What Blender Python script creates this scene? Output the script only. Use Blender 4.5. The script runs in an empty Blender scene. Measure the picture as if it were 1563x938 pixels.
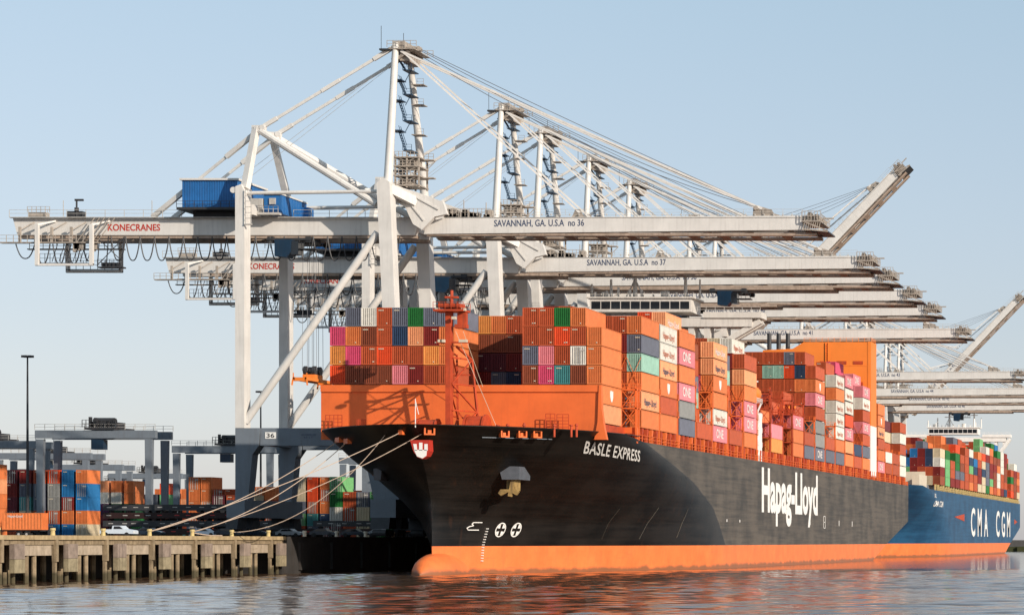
import bpy, bmesh, math, random
from mathutils import Vector, Matrix
random.seed(7)
R = math.radians
sc = bpy.context.scene
COL = sc.collection
F = 3725.0; CX = 1900.0; CY = 825.0; CH = 5.2     # pixel focal length, principal point of the uncropped picture, eye height

def P(px, py, d):
    "photo pixel at a known real distance -> metres"
    s = F/d
    return Vector(((px-CX)/s, d, CH+(CY-py)/s))
def PX(px, d): return (px-CX)*d/F
def PZ(py, d): return CH+(CY-py)*d/F

# ------------------------------------------------------------------ materials
def nt(name):
    m = bpy.data.materials.new(name); m.use_nodes = True
    t = m.node_tree; b = t.nodes['Principled BSDF']
    return m, t, b
def paint(name, col, rough=.55, var=.22, scale=.6, streak=.25, spec=.35, rnd=0.0, metal=0.0, dirt=(.09,.06,.045), bump=0.0, tide=None):
    m, t, b = nt(name); N = t.nodes; L = t.links
    tc = N.new('ShaderNodeTexCoord')
    n1 = N.new('ShaderNodeTexNoise'); n1.inputs['Scale'].default_value = scale; n1.inputs['Detail'].default_value = 6; n1.inputs['Roughness'].default_value = .65
    L.new(tc.outputs['Object'], n1.inputs['Vector'])
    mp = N.new('ShaderNodeMapping'); mp.inputs['Scale'].default_value = (1.6, 1.6, .12)
    L.new(tc.outputs['Object'], mp.inputs['Vector'])
    n2 = N.new('ShaderNodeTexNoise'); n2.inputs['Scale'].default_value = 1.3; n2.inputs['Detail'].default_value = 5
    L.new(mp.outputs[0], n2.inputs['Vector'])
    r1 = N.new('ShaderNodeMapRange'); r1.inputs['From Min'].default_value = .3; r1.inputs['From Max'].default_value = .7
    r1.inputs['To Min'].default_value = 1-var; r1.inputs['To Max'].default_value = 1+var*.5
    L.new(n1.outputs['Fac'], r1.inputs['Value'])
    mul = N.new('ShaderNodeMix'); mul.data_type = 'RGBA'; mul.blend_type = 'MULTIPLY'; mul.inputs[0].default_value = 1
    mul.inputs[6].default_value = (*col, 1)
    cur = r1.outputs[0]
    if rnd:
        oi = N.new('ShaderNodeObjectInfo')
        r3 = N.new('ShaderNodeMapRange'); r3.inputs['To Min'].default_value = 1-rnd; r3.inputs['To Max'].default_value = 1+rnd*.6
        L.new(oi.outputs['Random'], r3.inputs['Value'])
        mm = N.new('ShaderNodeMath'); mm.operation = 'MULTIPLY'; L.new(cur, mm.inputs[0]); L.new(r3.outputs[0], mm.inputs[1]); cur = mm.outputs[0]
    L.new(cur, mul.inputs[7])
    r2 = N.new('ShaderNodeMapRange'); r2.inputs['From Min'].default_value = .52; r2.inputs['From Max'].default_value = .75
    r2.inputs['To Max'].default_value = streak
    L.new(n2.outputs['Fac'], r2.inputs['Value'])
    mx = N.new('ShaderNodeMix'); mx.data_type = 'RGBA'; mx.inputs[7].default_value = (*dirt, 1)
    L.new(r2.outputs[0], mx.inputs[0]); L.new(mul.outputs[2], mx.inputs[6])
    outc = mx.outputs[2]
    if tide:
        gm = N.new('ShaderNodeNewGeometry'); sx_ = N.new('ShaderNodeSeparateXYZ'); L.new(gm.outputs['Position'], sx_.inputs[0])
        n4 = N.new('ShaderNodeTexNoise'); n4.inputs['Scale'].default_value = .35; n4.inputs['Detail'].default_value = 6; L.new(gm.outputs['Position'], n4.inputs['Vector'])
        ad = N.new('ShaderNodeMath'); ad.operation = 'MULTIPLY_ADD'; ad.inputs[1].default_value = 1.6; L.new(n4.outputs['Fac'], ad.inputs[0]); L.new(sx_.outputs['Z'], ad.inputs[2])
        rt = N.new('ShaderNodeMapRange'); rt.inputs['From Min'].default_value = tide[0]+1.0; rt.inputs['From Max'].default_value = tide[0]+.45; L.new(ad.outputs[0], rt.inputs['Value'])
        rt.inputs['To Max'].default_value = tide[2]
        mt = N.new('ShaderNodeMix'); mt.data_type = 'RGBA'; mt.inputs[7].default_value = (*tide[1],1); L.new(rt.outputs[0], mt.inputs[0]); L.new(outc, mt.inputs[6]); outc = mt.outputs[2]
        # scuffs and scrapes running along the side
        mp5 = N.new('ShaderNodeMapping'); mp5.inputs['Scale'].default_value = (.08,.08,1.1); L.new(gm.outputs['Position'], mp5.inputs['Vector'])
        n5 = N.new('ShaderNodeTexNoise'); n5.inputs['Scale'].default_value = 1; n5.inputs['Detail'].default_value = 9; n5.inputs['Roughness'].default_value = .75; L.new(mp5.outputs[0], n5.inputs['Vector'])
        r5 = N.new('ShaderNodeMapRange'); r5.inputs['From Min'].default_value = .60; r5.inputs['From Max'].default_value = .68; r5.inputs['To Max'].default_value = .5; L.new(n5.outputs['Fac'], r5.inputs['Value'])
        m5 = N.new('ShaderNodeMix'); m5.data_type = 'RGBA'; m5.inputs[7].default_value = (*dirt,1); L.new(r5.outputs[0], m5.inputs[0]); L.new(outc, m5.inputs[6]); outc = m5.outputs[2]
    L.new(outc, b.inputs['Base Color'])
    b.inputs['Roughness'].default_value = rough; b.inputs['Specular IOR Level'].default_value = spec; b.inputs['Metallic'].default_value = metal
    if bump:
        bp = N.new('ShaderNodeBump'); bp.inputs['Strength'].default_value = bump; bp.inputs['Distance'].default_value = .1
        L.new(n1.outputs['Fac'], bp.inputs['Height']); L.new(bp.outputs[0], b.inputs['Normal'])
    return m

M = {}
M['crane'] = paint('crane_white_paint', (.64,.615,.58), .5, .12, .25, .16, .4)
M['crane_dirty'] = paint('crane_weathered_steel', (.38,.33,.28), .6, .3, 1.2, .5)
M['pocket_grey'] = paint('anchor_pocket_grey', (.10,.11,.13), .6, .2, 1, .3)
M['underside'] = paint('brown_underside_steel', (.36,.275,.215), .7, .3, .6, .4)  # brown steel below girders and booms, darker than the crane white
M['crane_grey'] = paint('crane_grey_paint', (.16,.185,.215), .5, .15, .3, .2)
M['rail'] = paint('galvanised_rail', (.45,.43,.40), .5, .2, 1, .3)
M['dark'] = paint('dark_steel', (.035,.036,.04), .5, .3, 1, .3)
M['darkblue'] = paint('dark_blue_stair_steel', (.025,.06,.11), .5, .3, 1, .2)
M['rope'] = paint('steel_rope', (.16,.17,.19), .6, .2, 1, .2)
M['house_blue'] = paint('machine_house_blue', (.02,.13,.36), .45, .2, .5, .15)
M['cabin_blue'] = paint('cabin_blue', (.007,.026,.055), .3, .2, .8, .1)
M['glass'] = paint('dark_window_glass', (.012,.014,.018), .08, .1, 1, 0, .6)
M['red_letter'] = paint('red_letter_paint', (.46,.035,.02), .5, .15, 2, .1)
M['ink'] = paint('blue_black_letter_paint', (.06,.08,.14), .5, .2, 2, .1)
M['white'] = paint('white_paint', (.80,.78,.74), .45, .08, .5, .08)
M['bridge_white'] = paint('bridge_white_paint', (.62,.58,.53), .5, .12, .5, .2)
M['ship_orange'] = paint('ship_orange_paint', (.72,.145,.034), .5, .16, .18, .14, .3, dirt=(.35,.07,.03))
M['ship_red'] = paint('deck_red_orange_paint', (.46,.062,.02), .55, .3, .7, .35, .3)
M['funnel_orange'] = paint('funnel_orange_paint', (.82,.22,.035), .5, .12, .1, .1, .3, dirt=(.5,.16,.05))
M['boot'] = paint('boot_topping_orange', (.80,.19,.052), .5, .2, .25, .22, .3, dirt=(.34,.11,.06), tide=(.75,(.16,.085,.045),.8))
M['cream'] = paint('cream_bulwark_paint', (.60,.52,.40), .5, .1, .5, .1)
M['concrete'] = paint('weathered_concrete', (.27,.205,.13), .9, .45, .9, .8, .2, dirt=(.10,.07,.04), bump=.6, tide=(1.2,(.05,.045,.025),.85))
M['concrete_pale'] = paint('pale_concrete', (.38,.305,.225), .9, .3, .8, .6, .2, dirt=(.17,.12,.07), bump=.4, tide=(-9,(.05,.045,.025),.5))
M['concrete_old'] = paint('old_fender_concrete', (.30,.25,.16), .9, .4, .9, .5, .15, dirt=(.1,.08,.05), bump=.4)
M['concrete_cap'] = paint('yellowish_concrete_cap', (.40,.30,.17), .9, .35, .7, .5, .2, dirt=(.2,.13,.06), bump=.4)  # yellowish concrete of the wharf edge
M['timber'] = paint('weathered_timber_fender', (.27,.21,.17), .9, .35, .8, .5, .15, dirt=(.08,.06,.05), bump=.5)
M['quay'] = paint('shaded_quay_concrete', (.045,.042,.04), .9, .3, .3, .3, .1)  # shade on the quay wall and under the wharf put into the tone
M['ground'] = paint('asphalt_yard', (.055,.052,.05), .9, .25, .05, .1, .2)
M['bank'] = paint('river_bank_scrub', (.05,.055,.025), .95, .4, .08, .3, .1)
M['yellow'] = paint('bollard_yellow', (.55,.42,.18), .6, .25, 2, .3)
M['mooring'] = paint('mooring_rope', (.50,.38,.29), .8, .2, 3, .1)
M['tyre'] = paint('tyre_rubber', (.02,.02,.02), .8, .2, 2, .1)
M['car_white'] = paint('vehicle_white', (.62,.68,.74), .3, .05, 1, .03, .5)
M['car_dark'] = paint('vehicle_dark', (.02,.03,.045), .25, .05, 1, .03, .5)
M['car_silver'] = paint('vehicle_silver', (.33,.35,.37), .3, .05, 1, .03, .5)
M['red_light'] = paint('red_reflector', (.5,.03,.03), .3, .1, 1, 0)
M['anchor_yellow'] = paint('anchor_yellow_grime', (.34,.22,.08), .7, .5, 1.5, .6)
M['rust_streak'] = paint('rust_streak', (.10,.05,.03), .8, .4, 1, .4)

M['maroon_steel'] = paint('maroon_steel',(.028,.009,.008),.6,.3,1,.3)
# hull paints: dusty black, bow shade and side light painted in, horizontal scuffs
def hull_paint(name, col, col2, rough, coat=0.0, spec=.5):
    m, t, b = nt(name); N = t.nodes; L = t.links
    tc = N.new('ShaderNodeTexCoord')
    mp = N.new('ShaderNodeMapping'); mp.inputs['Scale'].default_value = (.05, .03, .85)
    L.new(tc.outputs['Object'], mp.inputs['Vector'])
    n = N.new('ShaderNodeTexNoise'); n.inputs['Scale'].default_value = 1.6; n.inputs['Detail'].default_value = 8; n.inputs['Roughness'].default_value = .7
    L.new(mp.outputs[0], n.inputs['Vector'])
    n2 = N.new('ShaderNodeTexNoise'); n2.inputs['Scale'].default_value = .12; n2.inputs['Detail'].default_value = 7
    L.new(tc.outputs['Object'], n2.inputs['Vector'])
    mm = N.new('ShaderNodeMath'); mm.operation = 'MULTIPLY'; L.new(n.outputs['Fac'], mm.inputs[0]); L.new(n2.outputs['Fac'], mm.inputs[1])
    r = N.new('ShaderNodeMapRange'); r.inputs['From Min'].default_value = .17; r.inputs['From Max'].default_value = .32
    L.new(mm.outputs[0], r.inputs['Value'])
    mx = N.new('ShaderNodeMix'); mx.data_type = 'RGBA'; mx.inputs[6].default_value = (*col, 1); mx.inputs[7].default_value = (*col2, 1)
    L.new(r.outputs[0], mx.inputs[0])
    # plate seams every 12 m along and 2.8 m up, barely lighter
    br = N.new('ShaderNodeTexBrick'); br.offset = .5
    sp = N.new('ShaderNodeSeparateXYZ'); cb = N.new('ShaderNodeCombineXYZ')
    L.new(tc.outputs['Object'], sp.inputs[0]); L.new(sp.outputs['Y'], cb.inputs['X']); L.new(sp.outputs['Z'], cb.inputs['Y'])
    L.new(cb.outputs[0], br.inputs['Vector']); br.inputs['Scale'].default_value = 1
    br.inputs['Brick Width'].default_value = 12; br.inputs['Row Height'].default_value = 2.8; br.inputs['Mortar Size'].default_value = .035
    br.inputs['Color1'].default_value = (0,0,0,1); br.inputs['Color2'].default_value = (.12,.12,.12,1); br.inputs['Mortar'].default_value = (1,1,1,1)
    m2 = N.new('ShaderNodeMix'); m2.data_type = 'RGBA'; m2.inputs[7].default_value = (col2[0]*1.25, col2[1]*1.2, col2[2]*1.1, 1)
    sc_ = N.new('ShaderNodeMath'); sc_.operation = 'MULTIPLY'; sc_.inputs[1].default_value = .55
    L.new(br.outputs['Color'], sc_.inputs[0]); L.new(sc_.outputs[0], m2.inputs[0]); L.new(mx.outputs[2], m2.inputs[6])
    mp6 = N.new('ShaderNodeMapping'); mp6.inputs['Scale'].default_value = (.5, .42, .035); L.new(tc.outputs['Object'], mp6.inputs['Vector'])
    n6 = N.new('ShaderNodeTexNoise'); n6.inputs['Scale'].default_value = 1.5; n6.inputs['Detail'].default_value = 4; L.new(mp6.outputs[0], n6.inputs['Vector'])
    r6 = N.new('ShaderNodeMapRange'); r6.inputs['From Min'].default_value = .62; r6.inputs['From Max'].default_value = .74; r6.inputs['To Max'].default_value = .45; L.new(n6.outputs['Fac'], r6.inputs['Value'])
    m6 = N.new('ShaderNodeMix'); m6.data_type = 'RGBA'; m6.inputs[7].default_value = (col2[0]*.9+.03, col2[1]*.7+.012, col2[2]*.6+.006, 1); L.new(r6.outputs[0], m6.inputs[0]); L.new(m2.outputs[2], m6.inputs[6])
    L.new(m6.outputs[2], b.inputs['Base Color'])
    bp = N.new('ShaderNodeBump'); bp.inputs['Strength'].default_value = .25; bp.inputs['Distance'].default_value = .06
    n3 = N.new('ShaderNodeTexNoise'); n3.inputs['Scale'].default_value = .5; n3.inputs['Detail'].default_value = 3
    L.new(tc.outputs['Object'], n3.inputs['Vector']); L.new(n3.outputs['Fac'], bp.inputs['Height']); L.new(bp.outputs[0], b.inputs['Normal'])
    b.inputs['Roughness'].default_value = rough; b.inputs['Specular IOR Level'].default_value = spec
    return m
M['hull_black'] = hull_paint('hull_black_paint', (.004,.0036,.0032), (.016,.013,.011), .36, spec=.3)  # bow near-black: its shaded look is put into the colour
M['hull_side'] = hull_paint('hull_dusty_lit_side_paint', (.040,.033,.026), (.100,.081,.062), .5, spec=.35)  # same black made paler, for dust and for light on the side
M['hull_blue'] = hull_paint('hull_blue_paint', (.008,.048,.11), (.016,.082,.17), .45, spec=.3)

# container colours (linear base)
CC = {
 'rust': ('rust-brown', (.45,.085,.030)), 'brown': ('brown', (.26,.065,.03)), 'orange': ('orange', (.68,.19,.058)),
 'peach': ('pale orange', (.76,.32,.15)), 'redorange': ('red-orange', (.68,.075,.02)), 'darkred': ('dark red', (.22,.022,.018)),
 'maroon': ('maroon', (.13,.022,.03)), 'pink': ('hot pink', (.60,.07,.15)), 'rose': ('rose pink', (.72,.22,.25)),
 'ochre': ('yellow-orange', (.74,.28,.07)), 'navy': ('navy blue', (.03,.055,.11)), 'slate': ('slate grey', (.13,.14,.18)),
 'grey': ('mid grey', (.26,.26,.25)), 'green': ('green', (.02,.16,.035)), 'lime': ('light green', (.16,.42,.17)),
 'mint': ('mint green', (.28,.47,.38)), 'teal': ('teal', (.07,.27,.27)), 'white': ('white', (.68,.65,.58)),
 'cream': ('cream', (.60,.50,.34)), 'blue': ('blue', (.02,.16,.38)), 'purple': ('purple', (.10,.03,.09)), 'darkgreen': ('dark green', (.012,.06,.025)),
}
for k, (nm, c) in CC.items(): M['c_'+k] = paint('container_'+nm.replace(' ','_').replace('-','_'), c, .55, .18, .8, .22, .3, rnd=.16, dirt=(c[0]*.35+.02, c[1]*.35+.015, c[2]*.35+.01))

# ------------------------------------------------------------------ mesh helpers
class MB:
    def __init__(s): s.v = []; s.f = []
    def box(s, x0, x1, y0, y1, z0, z1):
        n = len(s.v)
        s.v += [(x0,y0,z0),(x1,y0,z0),(x1,y1,z0),(x0,y1,z0),(x0,y0,z1),(x1,y0,z1),(x1,y1,z1),(x0,y1,z1)]
        s.f += [tuple(n+i for i in q) for q in ((0,3,2,1),(4,5,6,7),(0,1,5,4),(1,2,6,5),(2,3,7,6),(3,0,4,7))]
        return s
    def ring(s, pts_list, close=True):
        "loft a list of rings with equal point counts, capped"
        n = len(s.v); k = len(pts_list[0])
        for r in pts_list: s.v += [tuple(p) for p in r]
        for i in range(len(pts_list)-1):
            for j in range(k):
                a = n+i*k+j; b = n+i*k+(j+1)%k
                s.f.append((a, b, b+k, a+k))
        if close:
            s.f.append(tuple(n+j for j in reversed(range(k)))); m = n+(len(pts_list)-1)*k
            s.f.append(tuple(m+j for j in range(k)))
        return s
    def bar(s, p, q, w, h=None, w2=None, h2=None):
        h = h or w; w2 = w2 or w; h2 = h2 or h
        p = Vector(p); q = Vector(q); d = (q-p).normalized()
        a = d.cross(Vector((0,0,1)))
        if a.length < 1e-3: a = Vector((1,0,0)) - d*d.x
        a.normalize(); b = a.cross(d)
        R1 = [p+a*w/2+b*h/2, p-a*w/2+b*h/2, p-a*w/2-b*h/2, p+a*w/2-b*h/2]
        R2 = [q+a*w2/2+b*h2/2, q-a*w2/2+b*h2/2, q-a*w2/2-b*h2/2, q+a*w2/2-b*h2/2]
        return s.ring([R1, R2])
    def tube(s, p, q, r, r2=None, n=8):
        return s.path([p, q], r, r2, n)
    def path(s, pts, r, r2=None, n=6):
        pts = [Vector(p) for p in pts]; r2 = r if r2 is None else r2; rings = []
        for i, p in enumerate(pts):
            d = (pts[min(i+1,len(pts)-1)]-pts[max(i-1,0)]).normalized()
            a = d.cross(Vector((0,0,1)))
            if a.length < .05: a = d.cross(Vector((0,1,0)))
            a.normalize(); b = a.cross(d); t = i/(len(pts)-1); rr = r+(r2-r)*t
            rings.append([p+a*rr*math.cos(2*math.pi*k/n)+b*rr*math.sin(2*math.pi*k/n) for k in range(n)])
        return s.ring(rings)
    def prism(s, poly, y0, y1):
        return s.ring([[(x,y0,z) for x,z in poly], [(x,y1,z) for x,z in poly]])
    def prism_x(s, poly, x0, x1):
        return s.ring([[(x0,y,z) for y,z in poly], [(x1,y,z) for y,z in poly]])
    def rail(s, p, q, h=1.1, step=2.4, t=.07):
        p = Vector(p); q = Vector(q); n = max(1, int((q-p).length/step))
        for i in range(n+1):
            a = p.lerp(q, i/n); s.bar(a, a+Vector((0,0,h)), t)
        for k in (1, .5): s.bar(p+Vector((0,0,h*k)), q+Vector((0,0,h*k)), t*.8)
        return s
    def build(s, name, mat, parent=None, origin=None, smooth=False):
        me = bpy.data.meshes.new(name)
        o3 = Vector(origin) if origin is not None else Vector((0,0,0))
        me.from_pydata([tuple(Vector(v)-o3) for v in s.v], [], s.f); me.validate(); me.update()
        if isinstance(mat, str): mat = M[mat]
        me.materials.append(mat)
        if smooth:
            me.polygons.foreach_set('use_smooth', [True]*len(me.polygons))
            try: me.set_sharp_from_angle(angle=R(35))
            except Exception: pass
        o = bpy.data.objects.new(name, me); COL.objects.link(o)
        if parent is not None:
            o.parent = parent
            o.location = o3 - WORLD.get(parent.name, Vector((0,0,0)))
            WORLD[o.name] = o3.copy()
        else:
            o.location = o3; WORLD[o.name] = o3.copy()
        return o
WORLD = {}
def tag(o, label=None, cat=None, group=None, kind=None):
    if label: o['label'] = label
    if cat: o['category'] = cat
    if group: o['group'] = group
    if kind: o['kind'] = kind
    return o
def empty(name, loc, label, cat, group=None):
    o = bpy.data.objects.new(name, None); COL.objects.link(o); o.location = loc; o.empty_display_size = 1
    WORLD[o.name] = Vector(loc); return tag(o, label, cat, group)
def kids(o): return [c for c in list(bpy.data.objects) if c.parent == o]
def copy_tree(o, parent=None, cmap=None):
    c = o.copy(); COL.objects.link(c)
    if parent is not None: c.parent = parent
    for ch in (cmap or {}).get(o.name, []): copy_tree(ch, c, cmap)
    return c
def childmap():
    m = {}
    for o in bpy.data.objects:
        if o.parent: m.setdefault(o.parent.name, []).append(o)
    return m

_tc = {}
def text_geo(s, bold=0.0, spacing=1.0):
    key = (s, bold, spacing)
    if key in _tc: return _tc[key]
    cu = bpy.data.curves.new('tmp', 'FONT'); cu.body = s; cu.size = 1; cu.resolution_u = 3; cu.offset = bold; cu.space_character = spacing
    ob = bpy.data.objects.new('tmp', cu); COL.objects.link(ob)
    dg = bpy.context.evaluated_depsgraph_get(); me = ob.evaluated_get(dg).to_mesh()
    v = [(p.co.x, p.co.y) for p in me.vertices]; f = [tuple(p.vertices) for p in me.polygons]
    ob.evaluated_get(dg).to_mesh_clear(); bpy.data.objects.remove(ob); bpy.data.curves.remove(cu)
    x0 = min(a for a,b in v); x1 = max(a for a,b in v); y0 = min(b for a,b in v if True); 
    v = [((a-x0)/(x1-x0), b/.72) for a,b in v]     # x in 0..1, capital height = 1
    _tc[key] = (v, f); return _tc[key]
def text_obj(name, s, mapf, mat, parent, bold=0.0, shear=0.0, origin=None, spacing=1.0, fine=False):
    v, f = text_geo(s, bold, spacing); mb = MB()
    if fine:
        bm = bmesh.new(); vs = [bm.verts.new((a,b,0)) for a,b in v]
        for q in f:
            try: bm.faces.new([vs[i] for i in q])
            except ValueError: pass
        bmesh.ops.subdivide_edges(bm, edges=bm.edges[:], cuts=3, use_grid_fill=True); bmesh.ops.triangulate(bm, faces=bm.faces[:])
        bm.verts.index_update(); v = [(a.co.x,a.co.y) for a in bm.verts]; f = [tuple(a.index for a in q.verts) for q in bm.faces]; bm.free()
    mb.v = [tuple(mapf(a+shear*b, b)) for a,b in v]; mb.f = list(f)
    return mb.build(name, mat, parent, origin)

# ------------------------------------------------------------------ world, sun, camera
SUN_EL, SUN_AZ = R(20.5), R(56)       # azimuth measured from behind the camera toward its right
sv = Vector((math.sin(SUN_AZ)*math.cos(SUN_EL), -math.cos(SUN_AZ)*math.cos(SUN_EL), math.sin(SUN_EL)))
w = bpy.data.worlds.new('World'); sc.world = w; w.use_nodes = True
N = w.node_tree.nodes; L = w.node_tree.links; bg = N['Background']
sky = N.new('ShaderNodeTexSky'); sky.sky_type = 'NISHITA'; sky.sun_disc = False
sky.sun_elevation = SUN_EL; sky.sun_rotation = math.atan2(sv.x, sv.y)
sky.air_density = 1.0; sky.dust_density = .7; sky.ozone_density = 1.6; sky.altitude = 0
hs = N.new('ShaderNodeHueSaturation'); hs.inputs['Saturation'].default_value = .62
L.new(sky.outputs[0], hs.inputs['Color']); tn = N.new('ShaderNodeMix'); tn.data_type = 'RGBA'; tn.blend_type = 'MULTIPLY'; tn.inputs[0].default_value = 1; tn.inputs[7].default_value = (1.08,1.02,1.06,1)
L.new(hs.outputs[0], tn.inputs[6])
hz = N.new('ShaderNodeMix'); hz.data_type = 'RGBA'; hz.inputs[0].default_value = .55
tcw = N.new('ShaderNodeTexCoord'); sxw = N.new('ShaderNodeSeparateXYZ'); L.new(tcw.outputs['Generated'], sxw.inputs[0])
rw = N.new('ShaderNodeMapRange'); rw.inputs['From Min'].default_value = 0; rw.inputs['From Max'].default_value = .22; L.new(sxw.outputs['Z'], rw.inputs['Value'])
cw = N.new('ShaderNodeMix'); cw.data_type = 'RGBA'; cw.inputs[6].default_value = (.36/.145,.375/.145,.44/.145,1); cw.inputs[7].default_value = (.28/.145,.46/.145,.56/.145,1)
L.new(rw.outputs[0], cw.inputs[0]); L.new(cw.outputs[2], hz.inputs[7])
L.new(tn.outputs[2], hz.inputs[6]); L.new(hz.outputs[2], bg.inputs['Color']); bg.inputs['Strength'].default_value = .145
ld = bpy.data.lights.new('sun', 'SUN'); ld.energy = 4.6; ld.angle = R(.5); ld.color = (1,.89,.76)
sun = bpy.data.objects.new('sun', ld); COL.objects.link(sun); sun.rotation_euler = sv.to_track_quat('Z','Y').to_euler(); sun.location = (0,0,200)
cam = bpy.data.cameras.new('camera'); co = bpy.data.objects.new('camera', cam); COL.objects.link(co); sc.camera = co
co.location = (0,0,CH); co.rotation_euler = (R(90),0,0)
cam.sensor_width = 36; cam.sensor_fit = 'HORIZONTAL'; cam.lens = F/1563*36
cam.shift_x = (781.5-CX)/1563; cam.shift_y = (CY-469)/1563; cam.clip_start = 1; cam.clip_end = 20000
sc.view_settings.view_transform = 'Standard'; sc.view_settings.look = 'None'; sc.view_settings.exposure = .15; sc.view_settings.gamma = 1
sc.cycles.max_bounces = 5

# ------------------------------------------------------------------ setting
def water():
    import numpy as np
    rng = np.random.default_rng(5)
    xs = [-9000,-5000,-2500,-1300,-700,-450,-330]; x = -270.0
    while x < 5: xs.append(x); x += .75
    xs += [40,120,300,800,2000,5000]
    ys = [-400,-100,50,120]; y = 163.0; st = .3
    while y < 9000:
        ys.append(y)
        if y > 420: st *= 1.03
        y += st
    X, Y = np.meshgrid(np.array(xs), np.array(ys)); Z = np.zeros_like(X)
    fade = np.clip((470-Y)/60, 0, 1)*np.clip((X+285)/20, 0, 1)*np.clip((Y-160)/4,0,1)*np.clip((10-X)/8,0,1)
    grp = .55+.45*np.sin(X*.021+1.3*np.sin(Y*.013))*np.sin(Y*.031+2)
    for k in range(46):
        lam = 1.3*(1+rng.random()*3.4)**1.15; th = math.pi/2+rng.normal()*.28; kx = 2*math.pi/lam*math.cos(th); ky = 2*math.pi/lam*math.sin(th)
        amp = .0032*lam**.85*(.5+rng.random())
        Z += amp*np.sin(kx*X+ky*Y+rng.random()*6.28)
    Z *= fade*(.45+.75*grp)
    ny, nx = X.shape
    co_ = np.stack([X,Y,Z],-1).reshape(-1,3).astype(np.float32)
    i = np.arange((ny-1)*(nx-1)); rr = i//(nx-1); cc_ = i%(nx-1); a0 = rr*nx+cc_
    q = np.stack([a0,a0+1,a0+nx+1,a0+nx],-1).astype(np.int32)
    me = bpy.data.meshes.new('water'); me.vertices.add(len(co_)); me.vertices.foreach_set('co', co_.ravel())
    me.loops.add(q.size); me.loops.foreach_set('vertex_index', q.ravel()); me.polygons.add(len(q))
    me.polygons.foreach_set('loop_start', np.arange(0,q.size,4,dtype=np.int32)); me.polygons.foreach_set('loop_total', np.full(len(q),4,dtype=np.int32))
    me.polygons.foreach_set('use_smooth', np.ones(len(q),dtype=bool)); me.update(calc_edges=True)
    m, t, b = nt('river_water'); Nn = t.nodes; Ll = t.links
    b.inputs['Base Color'].default_value = (.085,.050,.031,1); b.inputs['Roughness'].default_value = .08; b.inputs['IOR'].default_value = 1.33
    tc = Nn.new('ShaderNodeTexCoord')
    def noise(sx, sy, det, rough=.6):
        mp = Nn.new('ShaderNodeMapping'); mp.inputs['Scale'].default_value = (sx, sy, 1); Ll.new(tc.outputs['Object'], mp.inputs['Vector'])
        n = Nn.new('ShaderNodeTexNoise'); n.inputs['Scale'].default_value = 1; n.inputs['Detail'].default_value = det; n.inputs['Roughness'].default_value = rough
        Ll.new(mp.outputs[0], n.inputs['Vector']); return n
    a = noise(.9, .6, 4); c = noise(.12, .055, 5); 
    patch = noise(.02, .006, 3)
    b1 = Nn.new('ShaderNodeBump'); b1.inputs['Strength'].default_value = 1; b1.inputs['Distance'].default_value = .085
    Ll.new(a.outputs['Fac'], b1.inputs['Height'])
    pr = Nn.new('ShaderNodeMapRange'); pr.inputs['From Min'].default_value = .35; pr.inputs['From Max'].default_value = .65; pr.inputs['To Min'].default_value = .006; pr.inputs['To Max'].default_value = .022
    Ll.new(patch.outputs['Fac'], pr.inputs['Value']); Ll.new(pr.outputs[0], b1.inputs['Distance'])
    b2 = Nn.new('ShaderNodeBump'); b2.inputs['Strength'].default_value = 1; b2.inputs['Distance'].default_value = .04
    Ll.new(c.outputs['Fac'], b2.inputs['Height']); Ll.new(b1.outputs[0], b2.inputs['Normal']); Ll.new(b2.outputs[0], b.inputs['Normal'])
    me.materials.append(m); o = bpy.data.objects.new('water', me); COL.objects.link(o); tag(o, kind='structure')
water()
QX = -150.0; QZ = 5.9
mb = MB(); mb.box(-1500, QX-14, 150, 4000, -3, QZ-.004); tag(mb.build('ground', 'ground'), kind='structure')
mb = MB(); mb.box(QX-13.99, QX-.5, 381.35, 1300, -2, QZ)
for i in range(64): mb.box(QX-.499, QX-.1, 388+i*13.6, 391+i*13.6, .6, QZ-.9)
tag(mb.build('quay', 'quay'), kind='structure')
mb = MB(); v = []
for i in range(30):
    x = -140+i*12
    mb.bar((x,1240+random.uniform(-6,6),.5),(x+14,1242,.8), 30, 3+random.random()*1.5)
mb.box(-150, 400, 1250, 3500, -1, 1.6)
tag(mb.build('river_bank', 'bank'), kind='structure')

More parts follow.
